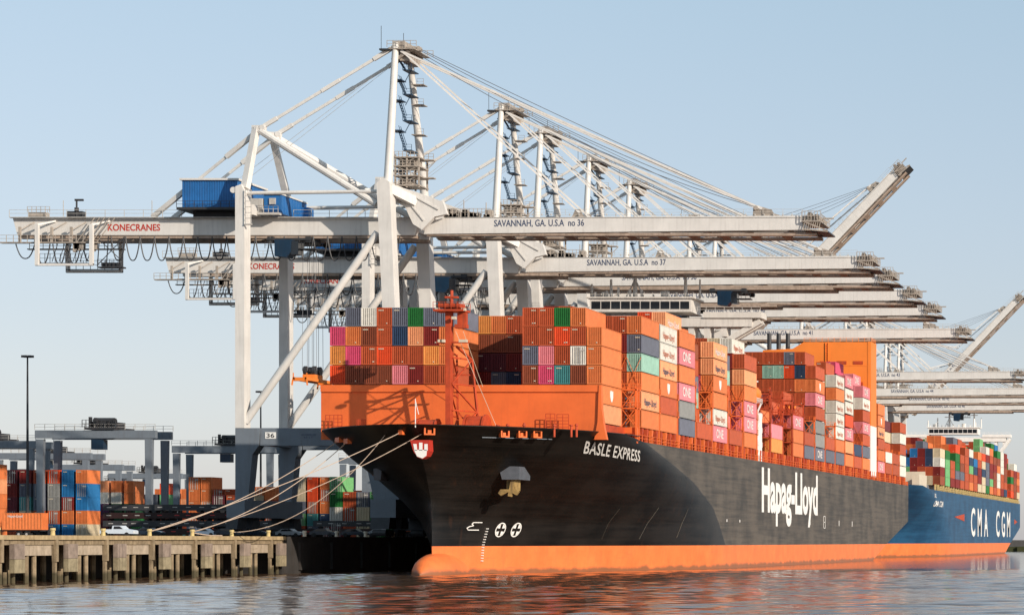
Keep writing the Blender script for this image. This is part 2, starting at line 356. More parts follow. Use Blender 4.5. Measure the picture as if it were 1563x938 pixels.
# wharf on piles in front of the bow
wh = empty('wharf', (QX, 340, 0), 'sunlit concrete wharf on piles standing in the water left of the bow', 'wharf')
MB().box(QX-13.99, QX-.05, 240, 381, 4.72, QZ-.12).build('deck_slab', 'concrete', wh)
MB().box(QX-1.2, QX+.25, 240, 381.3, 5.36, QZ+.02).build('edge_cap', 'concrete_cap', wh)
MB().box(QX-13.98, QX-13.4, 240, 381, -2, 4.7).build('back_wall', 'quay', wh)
for k in range(-4, 6):
    d0 = 307.8+13.6*k
    mb = MB(); mb.box(QX-.32, QX+.27, d0-.3, d0+.3, 2.6, 5.34); mb.box(QX-.3, QX+.05, d0-.25, d0+.25, -1.5, 2.6)
    mb.build('pile', 'concrete', wh)
    if d0+3 < 384:
        fp = MB().box(QX-.15, QX+.45, d0+2.4, d0+5.0, 3.0, 4.85).build('fender_panel', 'timber', wh); MB().box(QX-.15, QX+.46, d0+2.4, d0+5.0, 1.3, 2.97).build('lower_panel', 'concrete_old', fp)
        MB().box(QX-1.6, QX-.2, d0+5.2, min(d0+13.0,380.9), 3.4, 4.68).build('pile_cap_beam', 'concrete_pale', wh)
        for q, (dx, dy, rr) in enumerate(((-.9,2.7,.28),(-.9,4.7,.28),(-.6,7.4,.3),(-.6,9.3,.3),(-4.5,6.0,.35),(-4.5,10.5,.35),(-8,8.2,.4))):
            if d0+dy > 380.5: continue
            MB().tube((QX+dx,d0+dy,-1.5),(QX+dx,d0+dy,3.39 if -.7 < dx < -.5 else 4.6 if dx<-.95 else 1.4), rr, n=8).build('pile', 'concrete', wh, smooth=True)
# bollards
bol_label = ['yellow mooring bollard on the wharf edge below the orange container on its trailer',
 'yellow mooring bollard on the wharf edge in front of the white pickup truck','yellow bollard where the two steepest left mooring ropes end',
 'yellow mooring bollard on the wharf edge holding the middle pair of ropes','yellow mooring bollard on the wharf edge just right of the rope pair',
 'yellow mooring bollard near the right end of the sunlit wharf']
def bollard(d, label, grp='mooring bollards along the quay edge', mat='yellow', x=QX-.35):
    mb = MB(); mb.tube((x,d,QZ+.02),(x,d,QZ+.65),.3,.25,10); mb.tube((x,d,QZ+.65),(x,d,QZ+.95),.36,.32,10)
    b = mb.build('mooring_bollard', mat, None, (x,d,QZ), smooth=True); tag(b, label, 'bollard', grp); return b
for i, k in enumerate(range(-1, 6)):
    d = 307.8+13.6*k
    lab = (['yellow mooring bollard at the left edge of the photo on the wharf']+bol_label)[i]
    bollard(d, lab)
for i, px in enumerate((465,514,558,600)):
    d = (QX-.35)*F/(px-CX)
    bollard(d, ['first','second','third','fourth'][i]+' small bollard in shade on the dark quay, counted from the sunlit wharf', mat='cream')

# ------------------------------------------------------------------ containers
H = 2.96; PITCH = 3.06; W = 2.42; LEN = 12.19
_cm = {}
def corr_mesh(colour, length=LEN, fine=True, h=H, along='y'):
    key = (colour, round(length,1), fine, along)
    if key in _cm: return _cm[key]
    mb = MB(); w2 = W/2
    # corner posts and rails
    for sx in (-1,1):
        for y in (0, length):
            a = sx*w2; yy = (0,.16) if y == 0 else (length-.16, length)
            mb.box(min(a,a-sx*.14), max(a,a-sx*.14), yy[0], yy[1], 0, h)
    for z0, z1 in ((0,.16),(h-.12,h)):
        for sx in (-1,1): mb.box(min(sx*w2,sx*(w2-.1)), max(sx*w2,sx*(w2-.1)), .16, length-.16, z0, z1)
        for y0, y1 in ((0.02,.12),(length-.12,length-.02)): mb.box(-w2+.14, w2-.14, y0, y1, z0, z1)
    mb.box(-w2+.1, w2-.1, .13, length-.13, h-.1, h-.03)
    def panel(n, u0, u1, depth, fn):
        # trapezoid corrugation along u from z .16 to h-.12
        pts = []; p = (u1-u0)/n
        for i in range(n):
            a = u0+i*p; pts += [(a,0),(a+p*.47,0),(a+p*.52,1),(a+p*.95,1)]
        pts.append((u1,0)); k = len(mb.v)
        for u, dd in pts:
            mb.v.append(fn(u, dd*depth, .14)); mb.v.append(fn(u, dd*depth, h-.10))
        for i in range(len(pts)-1): mb.f.append((k+2*i, k+2*i+2, k+2*i+3, k+2*i+1))
    ne = 7 if fine else 6; ns = int(length/(.55 if fine else 1.2))
    panel(ne, -w2+.14, w2-.14, .20, lambda u, dd, z: (u, .03+dd, z))
    panel(ne, -w2+.14, w2-.14, .20, lambda u, dd, z: (-u, length-.03-dd, z))
    panel(ns, .16, length-.16, .05, lambda u, dd, z: (w2-.02-dd, u, z))
    panel(ns, .16, length-.16, .05, lambda u, dd, z: (-w2+.02+dd, length-u, z))
    me = bpy.data.meshes.new('shipping_container'); me.from_pydata(mb.v, [], mb.f); me.update(); me.materials.append(M['c_'+colour])
    _cm[key] = me; return me
# markings shared by containers
def patch_mesh(kind):
    key = 'patch'+kind
    if key in _cm: return _cm[key]
    mb = MB(); w2 = W/2
    if kind == 'code':      # small reporting marks, upper corner, and a plate low down
        for i in range(4): mb.box(w2-1.05+i*.2, w2-.92+i*.2, -.02, .02, 2.42, 2.60)
        mb.box(w2-.62, w2-.34, -.02, .02, .42, .58)
    if kind == 'codeleft':
        for i in range(5): mb.box(-w2+.3+i*.17, -w2+.42+i*.17, -.02, .02, 2.45, 2.62)
    if kind == 'dot': mb.box(.3, .47, -.02, .02, .40, .56)
    if kind == 'doors':
        for i in (-.78,-.36,.36,.78): mb.box(i-.04, i+.04, -.06, .02, .1, 2.8)
        mb.box(-.03,.03,-.03,.02,.1,2.8)
        mb.box(.2,.95,-.04,.02,2.2,2.45)
    if kind == 'shield':    # white shield-like emblem on the long side
        mb.ring([[(w2+t,6.0+a,1.45+b) for a,b in ((-.9,.9),(-.45,.7),(0,.95),(.45,.7),(.9,.9),(.85,-.1),(.45,-.75),(0,-1),(-.45,-.75),(-.85,-.1))] for t in (-.03,.02)])
    me = bpy.data.meshes.new('marking'); me.from_pydata(mb.v, [], mb.f); me.update(); me.materials.append(M['rail'] if kind=='doors' else M['white'] if kind=='shield' else M['cream'])
    _cm[key] = me; return me
def side_text_mesh(s, mat, h=1.5, l=7, z=.75, y=2.5, bold=.02):
    key = ('t', s, mat, h, l)
    if key in _cm: return _cm[key]
    v, f = text_geo(s, bold); x = W/2+.015
    me = bpy.data.meshes.new('logo'); me.from_pydata([(x, y+a*l, z+b*h) for a,b in v], [], f); me.update(); me.materials.append(M[mat]); _cm[key] = me; return me
M['logo_red'] = paint('logo_red', (.55,.20,.12), .5, .1, 1, .05); M['logo_navy'] = paint('logo_navy', (.12,.10,.12), .5, .1, 1, .05)
M['logo_white'] = paint('logo_white', (.72,.66,.62), .5, .05, 1, .03)
def add_child(parent, name, me):
    o = bpy.data.objects.new(name, me); COL.objects.link(o); o.parent = parent; return o
NCONT = [0]
def container(colour, x, y, z, label, group, marks=(), length=LEN, fine=True, rot=0):
    o = bpy.data.objects.new('shipping_container', corr_mesh(colour, length, fine)); COL.objects.link(o)
    o.location = (x,y,z); o.rotation_euler.z = rot
    tag(o, label, 'container', group); NCONT[0] += 1
    for mk in marks:
        if mk in ('code','codeleft','dot'): add_child(o, 'code_marking', patch_mesh(mk))
        elif mk == 'doors': add_child(o, 'door_bars', patch_mesh(mk))
        elif mk == 'shield': add_child(o, 'emblem', patch_mesh(mk))
        elif mk == 'ONE': add_child(o, 'logo', side_text_mesh('ONE', 'logo_white', 1.7, 6.2))
        elif mk == 'HL': add_child(o, 'logo', side_text_mesh('Hapag-Lloyd', 'logo_navy' if colour in ('peach','ochre') else 'logo_red', 1.15, 8.5, y=1.8))
        elif mk == 'HW': add_child(o, 'logo', side_text_mesh('Hapag-Lloyd', 'logo_white', 1.15, 8.5, y=1.8))
    return o
ORD = ['first','second','third','fourth','fifth','sixth','seventh','eighth','ninth','tenth','eleventh','twelfth','thirteenth','fourteenth','fifteenth','sixteenth','seventeenth','eighteenth','nineteenth','twentieth','twenty-first','twenty-second']
def mk_rand(): return random.choice([('code',),('codeleft',),('dot',),('dot','codeleft'),('dot',),()])
BZ = 24.0
G1 = 'containers stacked on the black and orange ship'
# --- foremost stack (front faces at d = 388)
A_left = [  # each column from the left, tiers from the third up to the sixth (two lowest hidden by the breakwater)
 ['redorange','ochre','pink',None], ['brown','pink','orange','maroon_'], ['brown','rust','brown','white'], ['brown','redorange','rust','rust'],
 ['rose','rust','navy','slate'], ['darkred','rust','peach','green'], ['rust','ochre','darkred','slate'], ['rust','orange','orange','slate']]
A_left[1][3] = 'slate'
MARKS = {(3,5):('codeleft','dot'),(4,5):('codeleft',),(3,4):('codeleft',),(6,4):('code',),(2,4):('codeleft',),(3,3):('codeleft',),(2,3):('code',),(5,2):('codeleft','dot')}
for c, colr in enumerate(A_left):
    x = -145.5+1.25+2.5*c-.02*c
    for t in (1,):
        container(random.choice(['rust','brown']), x, 388, BZ+PITCH*t, f'{ORD[c]} container from left, second tier, mostly behind the orange breakwater', G1, (), fine=False) if c in (0,7) else None
    for i, cl in enumerate(colr):
        if not cl: continue
        t = i+2
        mk = MARKS.get((c,t), ('dot',) if (c+i)%2 else ())
        container(cl, x, 388, BZ+PITCH*t, f'{CC[cl][0]} container end, {ORD[c]} from the left, {["lowest","second","third","top"][i]} tier, foremost left stack', G1, mk)
A_right = [ # tiers 3..6 from the left column; outermost column starts at the deck
 ['brown','slate','rust','rust'], ['pink','rose','rust','redorange'], ['teal','rust','redorange','green'], ['brown','white','rust','orange']]
A_right[1][3] = 'rust'
for c, colr in enumerate(A_right):
    x = -114.9+1.27+2.54*c
    for i, cl in enumerate(colr):
        t = i+2
        mk = ('doors',) if (c,i) == (3,1) else (('code',),('codeleft',),('dot',),('dot','code'),())[(c*3+i)%5]
        container(cl, x, 388, BZ+PITCH*t, f'{CC[cl][0]} container, {ORD[c]} column from left, {["lowest","second","third","top"][i]} tier, foremost right stack', G1, mk)
outer = [('peach',()),('orange',('shield',)),('redorange',('codeleft',)),('maroon',('codeleft',)),('rust',('dot',))]
sidecol = ['peach','orange','peach','orange','orange']
for t, (cl, mk) in enumerate(outer):
    cl2 = ['peach','orange','orange','orange','orange'][t]
    container(cl2, -102.2-1.22, 388, BZ+PITCH*t, f'{CC[cl2][0]} container, {ORD[t]} tier of the outermost column right of the orange breakwater', G1, mk)

def bay(idx, d, cols, name, pitch=PITCH, xr=-100.0, group=G1, base=BZ, ship='black ship', fine=True, length=LEN):
    "cols: {column from port side: [(colour, marks), ...] bottom up}"
    for j, tiers in cols.items():
        for t, e in enumerate(tiers):
            if e is None: continue
            cl, mk = e if isinstance(e, tuple) else (e, None)
            if mk is None: mk = mk_rand() if random.random() < .6 else ()
            where = 'outermost column' if j == 0 else f'{ORD[j]} column from river'
            container(cl, xr-1.21-2.5*j, d, base+pitch*t, f'{CC[cl][0]} container, {ORD[t]} tier, {where}, {name}, {ship}', group, mk, fine=fine, length=length)
o_, w_ = 'orange', 'white'
def rs(n, seed=None, pal=None):
    pal = pal or ['rust','brown','orange','rust','darkred','redorange','rust','orange','brown','slate','rose','white']
    return [random.choice(pal) for _ in range(n)]
ON = ('rose',('ONE',)); HLW = ('white',('HL',)); HLP = ('peach',('HL',)); SH = ('orange',('shield',))
bay(1, 404.5, {0:[('orange',()),HLP,('orange',()),('mint',()),('slate',('code',)),('orange',('dot',))],
    1:[None,None,'rust','rust','darkred','rust'], 2:[None,None,'darkred','darkred','rust','rust'],
    3:[None,None,None,'rust','rust','rust'],
    7:[None,None,'redorange','rust','rust','rust'], 8:[None,None,'navy','darkred','brown','rust'], 9:[None,None,'slate','maroon','brown','orange'],
    10:[None,None,'darkred','maroon','brown','ochre'], 11:[None,None,'navy','navy','slate','rust'], 12:[None,None,None,'slate','cream','cream']}, 'second stack', 3.1)
bay(2, 417.6, {0:[('orange',()),('rust',()),SH,HLP,HLW,HLW], 1:[None,None,None,'rust','rust','brown'], 6:[None]*5+['rust','rust'], 7:[None]*5+['rust','darkred'], 8:[None]*5+['rust'],9:[None]*5+['orange'], 10:[None]*5+['rust']}, 'third stack')
bay(3, 431.7, {0:[('slate',()),('grey',('dot',)),ON,('orange',()),ON,('orange',())], 1:[None,None,None,'rust','rust','redorange',('peach',('HW',))], 2:[None]*5+['rust','redorange']}, 'fourth stack', 3.12)
bay(4, 445.6, {0:['rust',None], 1:['orange','rust','mint','slate','rust','brown'], 2:[None,None,None,'rust','darkred','rust']}, 'fifth stack', 3.0)
bay(5, 459.3, {0:[ON,HLW,('orange',()),SH,('peach',('HL',)),('peach',('HW',))], 1:['maroon','white','rust','pink','rust','rust'], 2:[None,None,None,'brown','rust','rust'], 3:[None]*5+['rust','orange']}, 'sixth stack', 3.14)
bay(6, 473.5, {0:['rust',None], 1:['darkred','rose','brown','rust','mint','slate'], 2:[None,None,None,'brown','rust','darkred']}, 'seventh stack', 3.0)
bay(7, 487.7, {0:[('orange',()),ON,ON,('orange',()),('peach',()),('rust',())], 1:['brown','pink','rose','rust','brown','darkred',('white',('HL',))], 2:[None]*4+['rust','rust','cream'],3:[None]*5+['darkred','rust'],4:[None]*5+['rust','rust']}, 'eighth stack', 3.12)
bay(8, 515.7, {0:['ochre','rose'], 1:['slate','rose','orange'], 2:['rust','slate','cream']}, 'two-tier stack behind bridge', 3.0, length=LEN)
bay(9, 540.6, {0:[('orange',()),('orange',()),ON], 1:['redorange','pink','rose'], 2:['darkred','rust','rust','rust'], 3:['rust','brown','darkred']}, 'three-tier stack behind bridge', 3.06)
bay(10, 554.6, {0:['slate','rust'], 1:['navy','rust','darkred','rust'], 2:['darkred','rust','navy','rust','rust']}, 'ninth stack', 3.06)
bay(11, 568.7, {0:[('slate',('ONE',)),('grey',()),('grey',()),('rust',()),ON,SH,('rust',())], 1:['darkred','rust','slate','brown','rust','orange','navy','rust'],
    2:['rust','navy','rust','darkred','rust','rust','redorange','slate'], 3:['rust','rust','darkred','brown','maroon','rust','mint','rust'], 4:['rust','brown','darkred','rust','maroon','rust','mint','rust'], 5:[None]*5+['rust','rust','rust'], 6:[None]*5+['rust','rust','rust']}, 'tenth stack', 3.18)
bay(12, 582.9, {0:['slate','rust'], 1:['navy','cream','orange','white','white','rust','white'],2:[None]*4+['rust','rust','white']}, 'eleventh stack', 3.1)
bay(13, 597.1, {0:[('slate',()),('orange',()),HLW,HLW,HLW,('orange',()),HLW], 1:['rust','cream','brown','white','cream','rust','cream','rust']}, 'twelfth stack', 3.14)
bay(14, 611.2, {0:[('orange',()),('peach',()),ON,('redorange',()),HLW,HLW,ON],1:[None]*5+['rust','rust','pink']}, 'thirteenth stack', 3.3)
bay(15, 625.0, {0:['rust','navy'], 1:['navy','navy','rust','cream','rust','rust','brown'],2:[None]*4+['cream','white','rose']}, 'fourteenth stack', 3.1)
bay(16, 639.0, {0:[('orange',()),('slate',()),('rust',()),ON,('rust',()),HLW,ON], 1:['brown','navy','rust','darkred','cream','white','pink',ON], 2:[None]*5+['white','pink','pink']}, 'fifteenth stack', 3.14)
bay(17, 665.6, {0:[ON,('orange',()),('rust',()),('peach',('HL',)),SH,('orange',())], 1:['rust','rust','orange','rust','brown','rust']}, 'stack behind orange funnel', 3.14)
bay(18, 679.8, {0:['rust','white'], 1:['darkred','rust'], 2:['rust','cream']}, 'low stack aft', 3.1)
bay(19, 693.8, {0:['rust','rust'], 1:['rust','white','rust','cream','maroon'], 2:['darkred','brown','rust','cream','darkred'],3:[None]*3+['cream','maroon']}, 'last but one stack', 3.14)
bay(20, 708.0, {0:[('white',()),('white',()),('rust',()),('white',()),('rust',())], 1:['rust','brown','rust','cream','darkred'], 2:['darkred','rust','rust','cream','maroon']}, 'sternmost stack', 3.16)

# ------------------------------------------------------------------ ships
def interp(x, xs, ys):
    if x <= xs[0]: return ys[0]
    for i in range(len(xs)-1):
        if x <= xs[i+1]:
            t = (x-xs[i])/(xs[i+1]-xs[i]); return ys[i]+(ys[i+1]-ys[i])*t
    return ys[-1]
class Hull:
    ZK = [-2,0,4.4,8.3,11.5,15.8,18.5,21.6,22.6]
    ST = [372,372,372,372,371.5,369,366.5,362.5,361]
    EN = [472,471,469,463.5,458,442,426,406,402]
    PK = [1.75,1.75,1.8,1.85,1.95,2.1,2.2,2.2,2.2]
    QK = [1.25,1.22,1.2,1.1,.9,.66,.58,.64,.66]
    SZ = [-2,0,4.4,11,30]; SE = [640,655,680,723.5,724.5]
    def __init__(s, cx, hbm, off=0, shift_stern=0): s.cx = cx; s.B = hbm; s.off = off; s.ss = shift_stern
    def a(s, z): return interp(z, s.ZK, s.ST)+s.off
    def b(s, z): return interp(z, s.ZK, s.EN)+s.off
    def hb(s, d, z):
        a, b = s.a(z), s.b(z)
        if d >= b: return s.B
        u = max(0, (d-a)/(b-a)); return s.B*(1-(1-u)**interp(z,s.ZK,s.PK))**interp(z,s.ZK,s.QK)
    def stern(s, z): return interp(z, s.SZ, s.SE)+s.ss
    def top(s, d): d -= s.off; return interp(d, [0,394,402,1200],[22.5,22.5,21.6,21.6])
    def shell(s, z0, z1, nz, name, mat, parent, mid=True, bow=True, extra=None):
        mb = MB(); nb = 44
        us = [1-(1-i/nb)**1.0 for i in range(nb+1)]; us = [u**1.6 for u in us]
        for side in (1,-1):
            k = len(mb.v); rows = []
            for iz in range(nz+1):
                row = []
                for u in (us if bow else []):
                    f = iz/nz; a, b = None, None
                    # use target z but never above local sheer
                    z = z0+(z1-z0)*f; a, b = s.a(z), s.b(z); d = a+(b-a)*u
                    zt = s.top(d) if z1 > 20 else z1
                    z = z0+(zt-z0)*f; a, b = s.a(z), s.b(z); d = a+(b-a)*u
                    row.append((s.cx+side*s.hb(d, z), d, z))
                if mid:
                    zt = 21.6 if z1 > 20 else z1
                    zz = z0+(zt-z0)*iz/nz
                    if not bow: row.append((s.cx+side*s.B, s.b(zz) if zz < 21.5 else s.b(21.6), zz))
                    row.append((s.cx+side*s.B, s.stern(zz), zz))
                rows.append(row)
            n = len(rows[0])
            for r in rows: mb.v += r
            for i in range(nz):
                for j in range(n-1):
                    q = (k+i*n+j, k+i*n+j+1, k+(i+1)*n+j+1, k+(i+1)*n+j)
                    mb.f.append(q if side == 1 else q[::-1])
        if extra: extra(mb)
        return mb.build(name, mat, parent, smooth=bow)

def transom(hl, z0, z1):
    def f(mb):
        n = len(mb.v); zs = [z0+(z1-z0)*i/6 for i in range(7)]
        for z in zs: mb.v += [(hl.cx-hl.B, hl.stern(z), z), (hl.cx+hl.B, hl.stern(z), z)]
        for i in range(6): mb.f.append((n+2*i+1, n+2*i, n+2*i+2, n+2*i+3))
    return f
BASLE = Hull(-123.9, 24.1)
ship = empty('container_ship', (-123.9, 540, 0), 'huge black and orange container ship lettered BASLE EXPRESS and Hapag-Lloyd, seen from its bow', 'ship')
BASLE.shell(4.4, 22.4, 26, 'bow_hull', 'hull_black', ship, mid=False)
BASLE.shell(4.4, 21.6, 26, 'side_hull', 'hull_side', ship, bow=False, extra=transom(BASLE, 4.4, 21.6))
BASLE.shell(-1.5, 4.4, 8, 'boot_topping', 'boot', ship, extra=transom(BASLE, -1.5, 4.4))
# bulb
mb = MB(); rings = []
for i in range(15):
    t = i/14; d = 366.5+t*26; r = math.sqrt(max(0, 1-(1-min(1,t*3.2))**2)) if t < .3125 else 1-.25*(t-.3125)
    rings.append([(-123.9+3.0*r*math.cos(a), d, .1+3.3*r*math.sin(a)) for a in [2*math.pi*k/20 for k in range(20)]])
rings[0] = [(-123.9+.05*math.cos(2*math.pi*k/20), 366.45, .1+.05*math.sin(2*math.pi*k/20)) for k in range(20)]
mb.ring(rings); mb.build('bulbous_bow', 'boot', ship, smooth=True)
# decks
def deck(hl, z, d_end, name, mat, parent, inset=.3):
    mb = MB(); ds = [hl.a(z)+.4+(d_end-hl.a(z)-.4)*(i/50)**1.5 for i in range(51)]
    L1 = [(hl.cx+max(.1,hl.hb(d,z)-inset), d, z) for d in ds]; L2 = [(hl.cx-max(.1,hl.hb(d,z)-inset), d, z) for d in ds]
    mb.v = L1+L2; n = 51
    for i in range(50): mb.f.append((i, i+1, n+i+1, n+i))
    return mb.build(name, mat, parent)
deck(BASLE, 21.2, 723, 'deck', 'ship_red', ship)
# bulwark rim inner wall
mb = MB()
for side in (1,-1):
    pts = [(BASLE.cx+side*(BASLE.hb(d,22.3)), d) for d in [361.2+(402-361.2)*(i/30)**1.6 for i in range(31)]]
    for (x0,y0),(x1,y1) in zip(pts, pts[1:]): mb.bar((x0,y0,22.45),(x1,y1,22.45), .35, .12)
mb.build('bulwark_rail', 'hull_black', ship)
# breakwater wall: flat front, curved right end
mb = MB()
poly = [(PX(490,386),386.2),(PX(916,386),386.2)]
mb.box(PX(490,386), PX(917,386), 386, 386.35, 21.2, 29.85)
mb.box(PX(490,386), PX(917,386), 385.75, 386.0, 28.75, 29.85)
mb.prism([(PX(915,386),29.85),(PX(918,386),29.85),(PX(919.5,386),26),(PX(923,386),23.2),(PX(927,386),21.2),(PX(908,386),21.2),(PX(913,386),24)], 385.6, 386.6)
mb.build('breakwater', 'ship_orange', ship)
MB().box(PX(490,386)+.2, PX(917,386)-.2, 386.6, 402.5, 21.3, 23.8).build('forward_hatch', 'ship_red', ship)
def ladder_rack(px0, px1, py0, py1, n, m, d):
    mb = MB(); x0, x1, z0, z1 = PX(px0,d), PX(px1,d), PZ(py1,d), PZ(py0,d)
    for i in range(n+1): x = x0+(x1-x0)*i/n; mb.box(x-.05,x+.05,d-.05,d+.05,z0,z1)
    for i in range(m+1): z = z0+(z1-z0)*i/m; mb.box(x0,x1,d-.04,d+.06,z-.05,z+.05)
    return mb
ladder_rack(497,522,633,655,4,4,384.6).build('lashing_rack', 'ship_red', ship)
ladder_rack(833,847,631,656,2,4,384.6).build('lashing_rack', 'ship_red', ship)
ladder_rack(850,868,632,656,2,5,384.6).build('lashing_rack', 'ship_red', ship)
ladder_rack(545,558,640,656,5,1,384.4).build('vent_grille', 'ship_red', ship)
# windlass, drums, small deck gear in the forecastle
for (px, d, r) in ((728,378,2.1),(654,375,1.5)):
    c = P(px, 655, d); mb = MB(); mb.tube((c.x-1.2,c.y,c.z),(c.x+1.2,c.y,c.z),r,n=18); mb.tube((c.x-1.6,c.y,c.z),(c.x-1.3,c.y,c.z),r*1.12,n=18); mb.tube((c.x+1.3,c.y,c.z),(c.x+1.6,c.y,c.z),r*1.12,n=18)
    mb.box(c.x-1.8,c.x+1.8,c.y-1,c.y+1.4,21.2,22.6); mb.build('mooring_winch','ship_red',ship)
mb = MB()
for px in (640,667,760,775,800,846,872,880): 
    x = PX(px,376); mb.tube((x,376,21.2),(x,376,23.0+random.random()*.4),.18,n=8); mb.tube((x,376,22.9),(x,376,23.1),.3,n=8)
mb.build('deck_fitting','ship_red',ship)
# foremast
mb = MB(); mx = PX(689.5,373.5); my = 373.5
mb.box(mx-.75,mx-.0,my-.7,my+.7,21.2,PZ(475,my))
mast = mb.build('foremast','ship_red',ship)
mb = MB(); mb.box(mx-1.6,mx+1.6,my-1.5,my+1.5,PZ(470,my),PZ(464,my)); mb.box(mx-2.3,mx+2.3,my-1.7,my+1.7,PZ(476,my),PZ(473,my)); mb.tube((mx,my,PZ(464,my)),(mx,my,PZ(443,my)),.25); mb.box(mx-1,mx+1,my-.3,my+.3,PZ(455,my),PZ(452,my))
mb.rail((mx-2.3,my-1.7,PZ(473,my)),(mx+2.3,my-1.7,PZ(473,my)),1.1,.9); mb.rail((mx-2.3,my+1.7,PZ(473,my)),(mx+2.3,my+1.7,PZ(473,my)),1.1,.9)
mb.build('mast_platform','ship_red',mast)
for px, py in ((668,472),(708,472),(672,520),(676,520),(704,520),(710,520),(693,485)):
    c = P(px,py,my-1.3); MB().box(c.x-.3,c.x+.3,c.y-.3,c.y+.3,c.z-.22,c.z+.2).build('floodlight','cream',mast)
mb = MB(); z1 = PZ(486,my); mb.box(mx+.6,mx+2.4,my-.6,my+.6,z1-1.5,z1-.9); mb.box(mx+1.0,mx+2.3,my-.5,my+.5,z1-.9,z1+.9); mb.build('horn_platform','ship_red',mast)
# lattice brace running aft and to port of the trunk
mb = MB()
zt = PZ(528,my); zb = 21.2; tl = [(mx+.6,my+.3),(mx+1.7,my+6.6)]
def brace(x0,y0,xt,yt,z0,z1,n=4,xo=mx,yo=my):
    mb.bar((x0,y0,z0),(xt,yt,z1),.3); 
    for i in range(n+1):
        t = i/n; a = Vector((x0,y0,z0)).lerp(Vector((xt,yt,z1)),t); b = Vector((xo,yo,a.z)); mb.bar(a,b,.22)
        if i < n:
            a2 = Vector((x0,y0,z0)).lerp(Vector((xt,yt,z1)),(i+1)/n); 
            (mb.bar(a,(xo,yo,a2.z),.2) if i%2 else mb.bar((xo,yo,a.z),a2,.2))
brace(mx+2.1,my+7,mx+1.3,my+5.6,zb,PZ(545,my),3); mb.bar((mx+1.3,my+5.6,PZ(545,my)),(mx+.5,my+.8,zt),.3)
brace(mx-1.15,my+6.6,mx-.9,my+5.2,zb,PZ(538,my),4,mx-.2,my+.6)
mb.bar((mx+2.1,my+7,zb),(mx-1.15,my+6.6,zb+4),.2); mb.bar((mx+1.6,my+6.2,31),(mx-1.1,my+6,31),.22)
mb.build('lattice_brace','ship_red',mast)
mb = MB(); mb.box(mx-2.3,mx+2.6,my-.2,my+.2,PZ(522,my)-.15,PZ(522,my)+.1); mb.build('crossbar','ship_red',mast)
mb = MB(); mb.path([(mx+.6,my,PZ(505,my)),P(760,656,380)],.045,n=4); mb.path([P(707,505,my+4),P(737,590,382)],.04,n=4); mb.build('stay_wire','cream',mast)
# jackstaff on the bow
mb = MB(); a = P(634,668,361.6); mb.tube((a.x,a.y,22),(a.x,a.y,PZ(608,361.6)),.07,.05,6); mb.bar((a.x,a.y,PZ(611,361.6)),(a.x+.5,a.y,PZ(632,361.6)),.08); mb.build('jackstaff','white',ship)

def on_hull(hl, px, py, side=1):
    "where the line of sight meets the shell (side=1: the river side)"
    best = None; d = hl.a(10)-12
    while d < hl.stern(15):
        z = PZ(py, d); x = PX(px, d)
        if z < hl.top(d) and d >= hl.a(z):
            e = x-(hl.cx+side*hl.hb(d,z))
            if best is not None and (best > 0) != (e > 0): return d, z
            best = e
        d += .1
    return None
def hull_map(hl, side=1, eps=.06):
    return lambda d, z: (hl.cx+side*(hl.hb(d,z)+eps), d, z)
# names
hm = hull_map(BASLE, 1, .15)
pA = on_hull(BASLE, 889, 691) or (385,19); pB = on_hull(BASLE, 975, 704) or (402,18.5)
pT = on_hull(BASLE, 889, 679) or (385,20.2)
print('name', pA, pB, pT)
def name_map(a, b):
    d = pA[0]+(pB[0]-pA[0])*a; z = pA[1]+(pB[1]-pA[1])*a+b*1.75*(1-.05*a)
    return hm(d, z)
text_obj('ship_name', 'BASLE EXPRESS', name_map, 'white', ship, .018, -.135, spacing=1.1, fine=True)
zz0, zz1 = PZ(778,508), PZ(713,508)
text_obj('company_name', 'Hapag-Lloyd', lambda a,b: (BASLE.cx+BASLE.B+.05, 504+66*a, zz0+(zz1-zz0)*b), 'white', ship, .036)
# crest on the stem: red shield with a white three-towered gate
def stem_patch(name, poly, mat, thick=.06, d=360.6):
    mb = MB(); pts = []
    for px, py in poly: pts.append(P(px, py, d))
    dd = [d+ (22.5-p.z)*.34*0 for p in pts]
    mb.ring([[ (p.x, p.y-thick-1.0*0, p.z) for p in pts], [ (p.x, p.y+1.6, p.z) for p in pts]])
    return mb.build(name, mat, ship)
stem_patch('crest', [(626,671),(655,671),(656,688),(652,696),(645,700),(637,697),(631,688)], 'red_letter', .05, 361.9)
for i, pl in enumerate(([(632,686),(652,686),(651,695),(645,699),(637,696)], [(631,677),(636,677),(637,687),(633,687)], [(640,675),(645,675),(645,687),(640,687)], [(648,677),(653,677),(653,687),(648,687)])):
    stem_patch('crest_gate', pl, 'white', .10, 361.9)
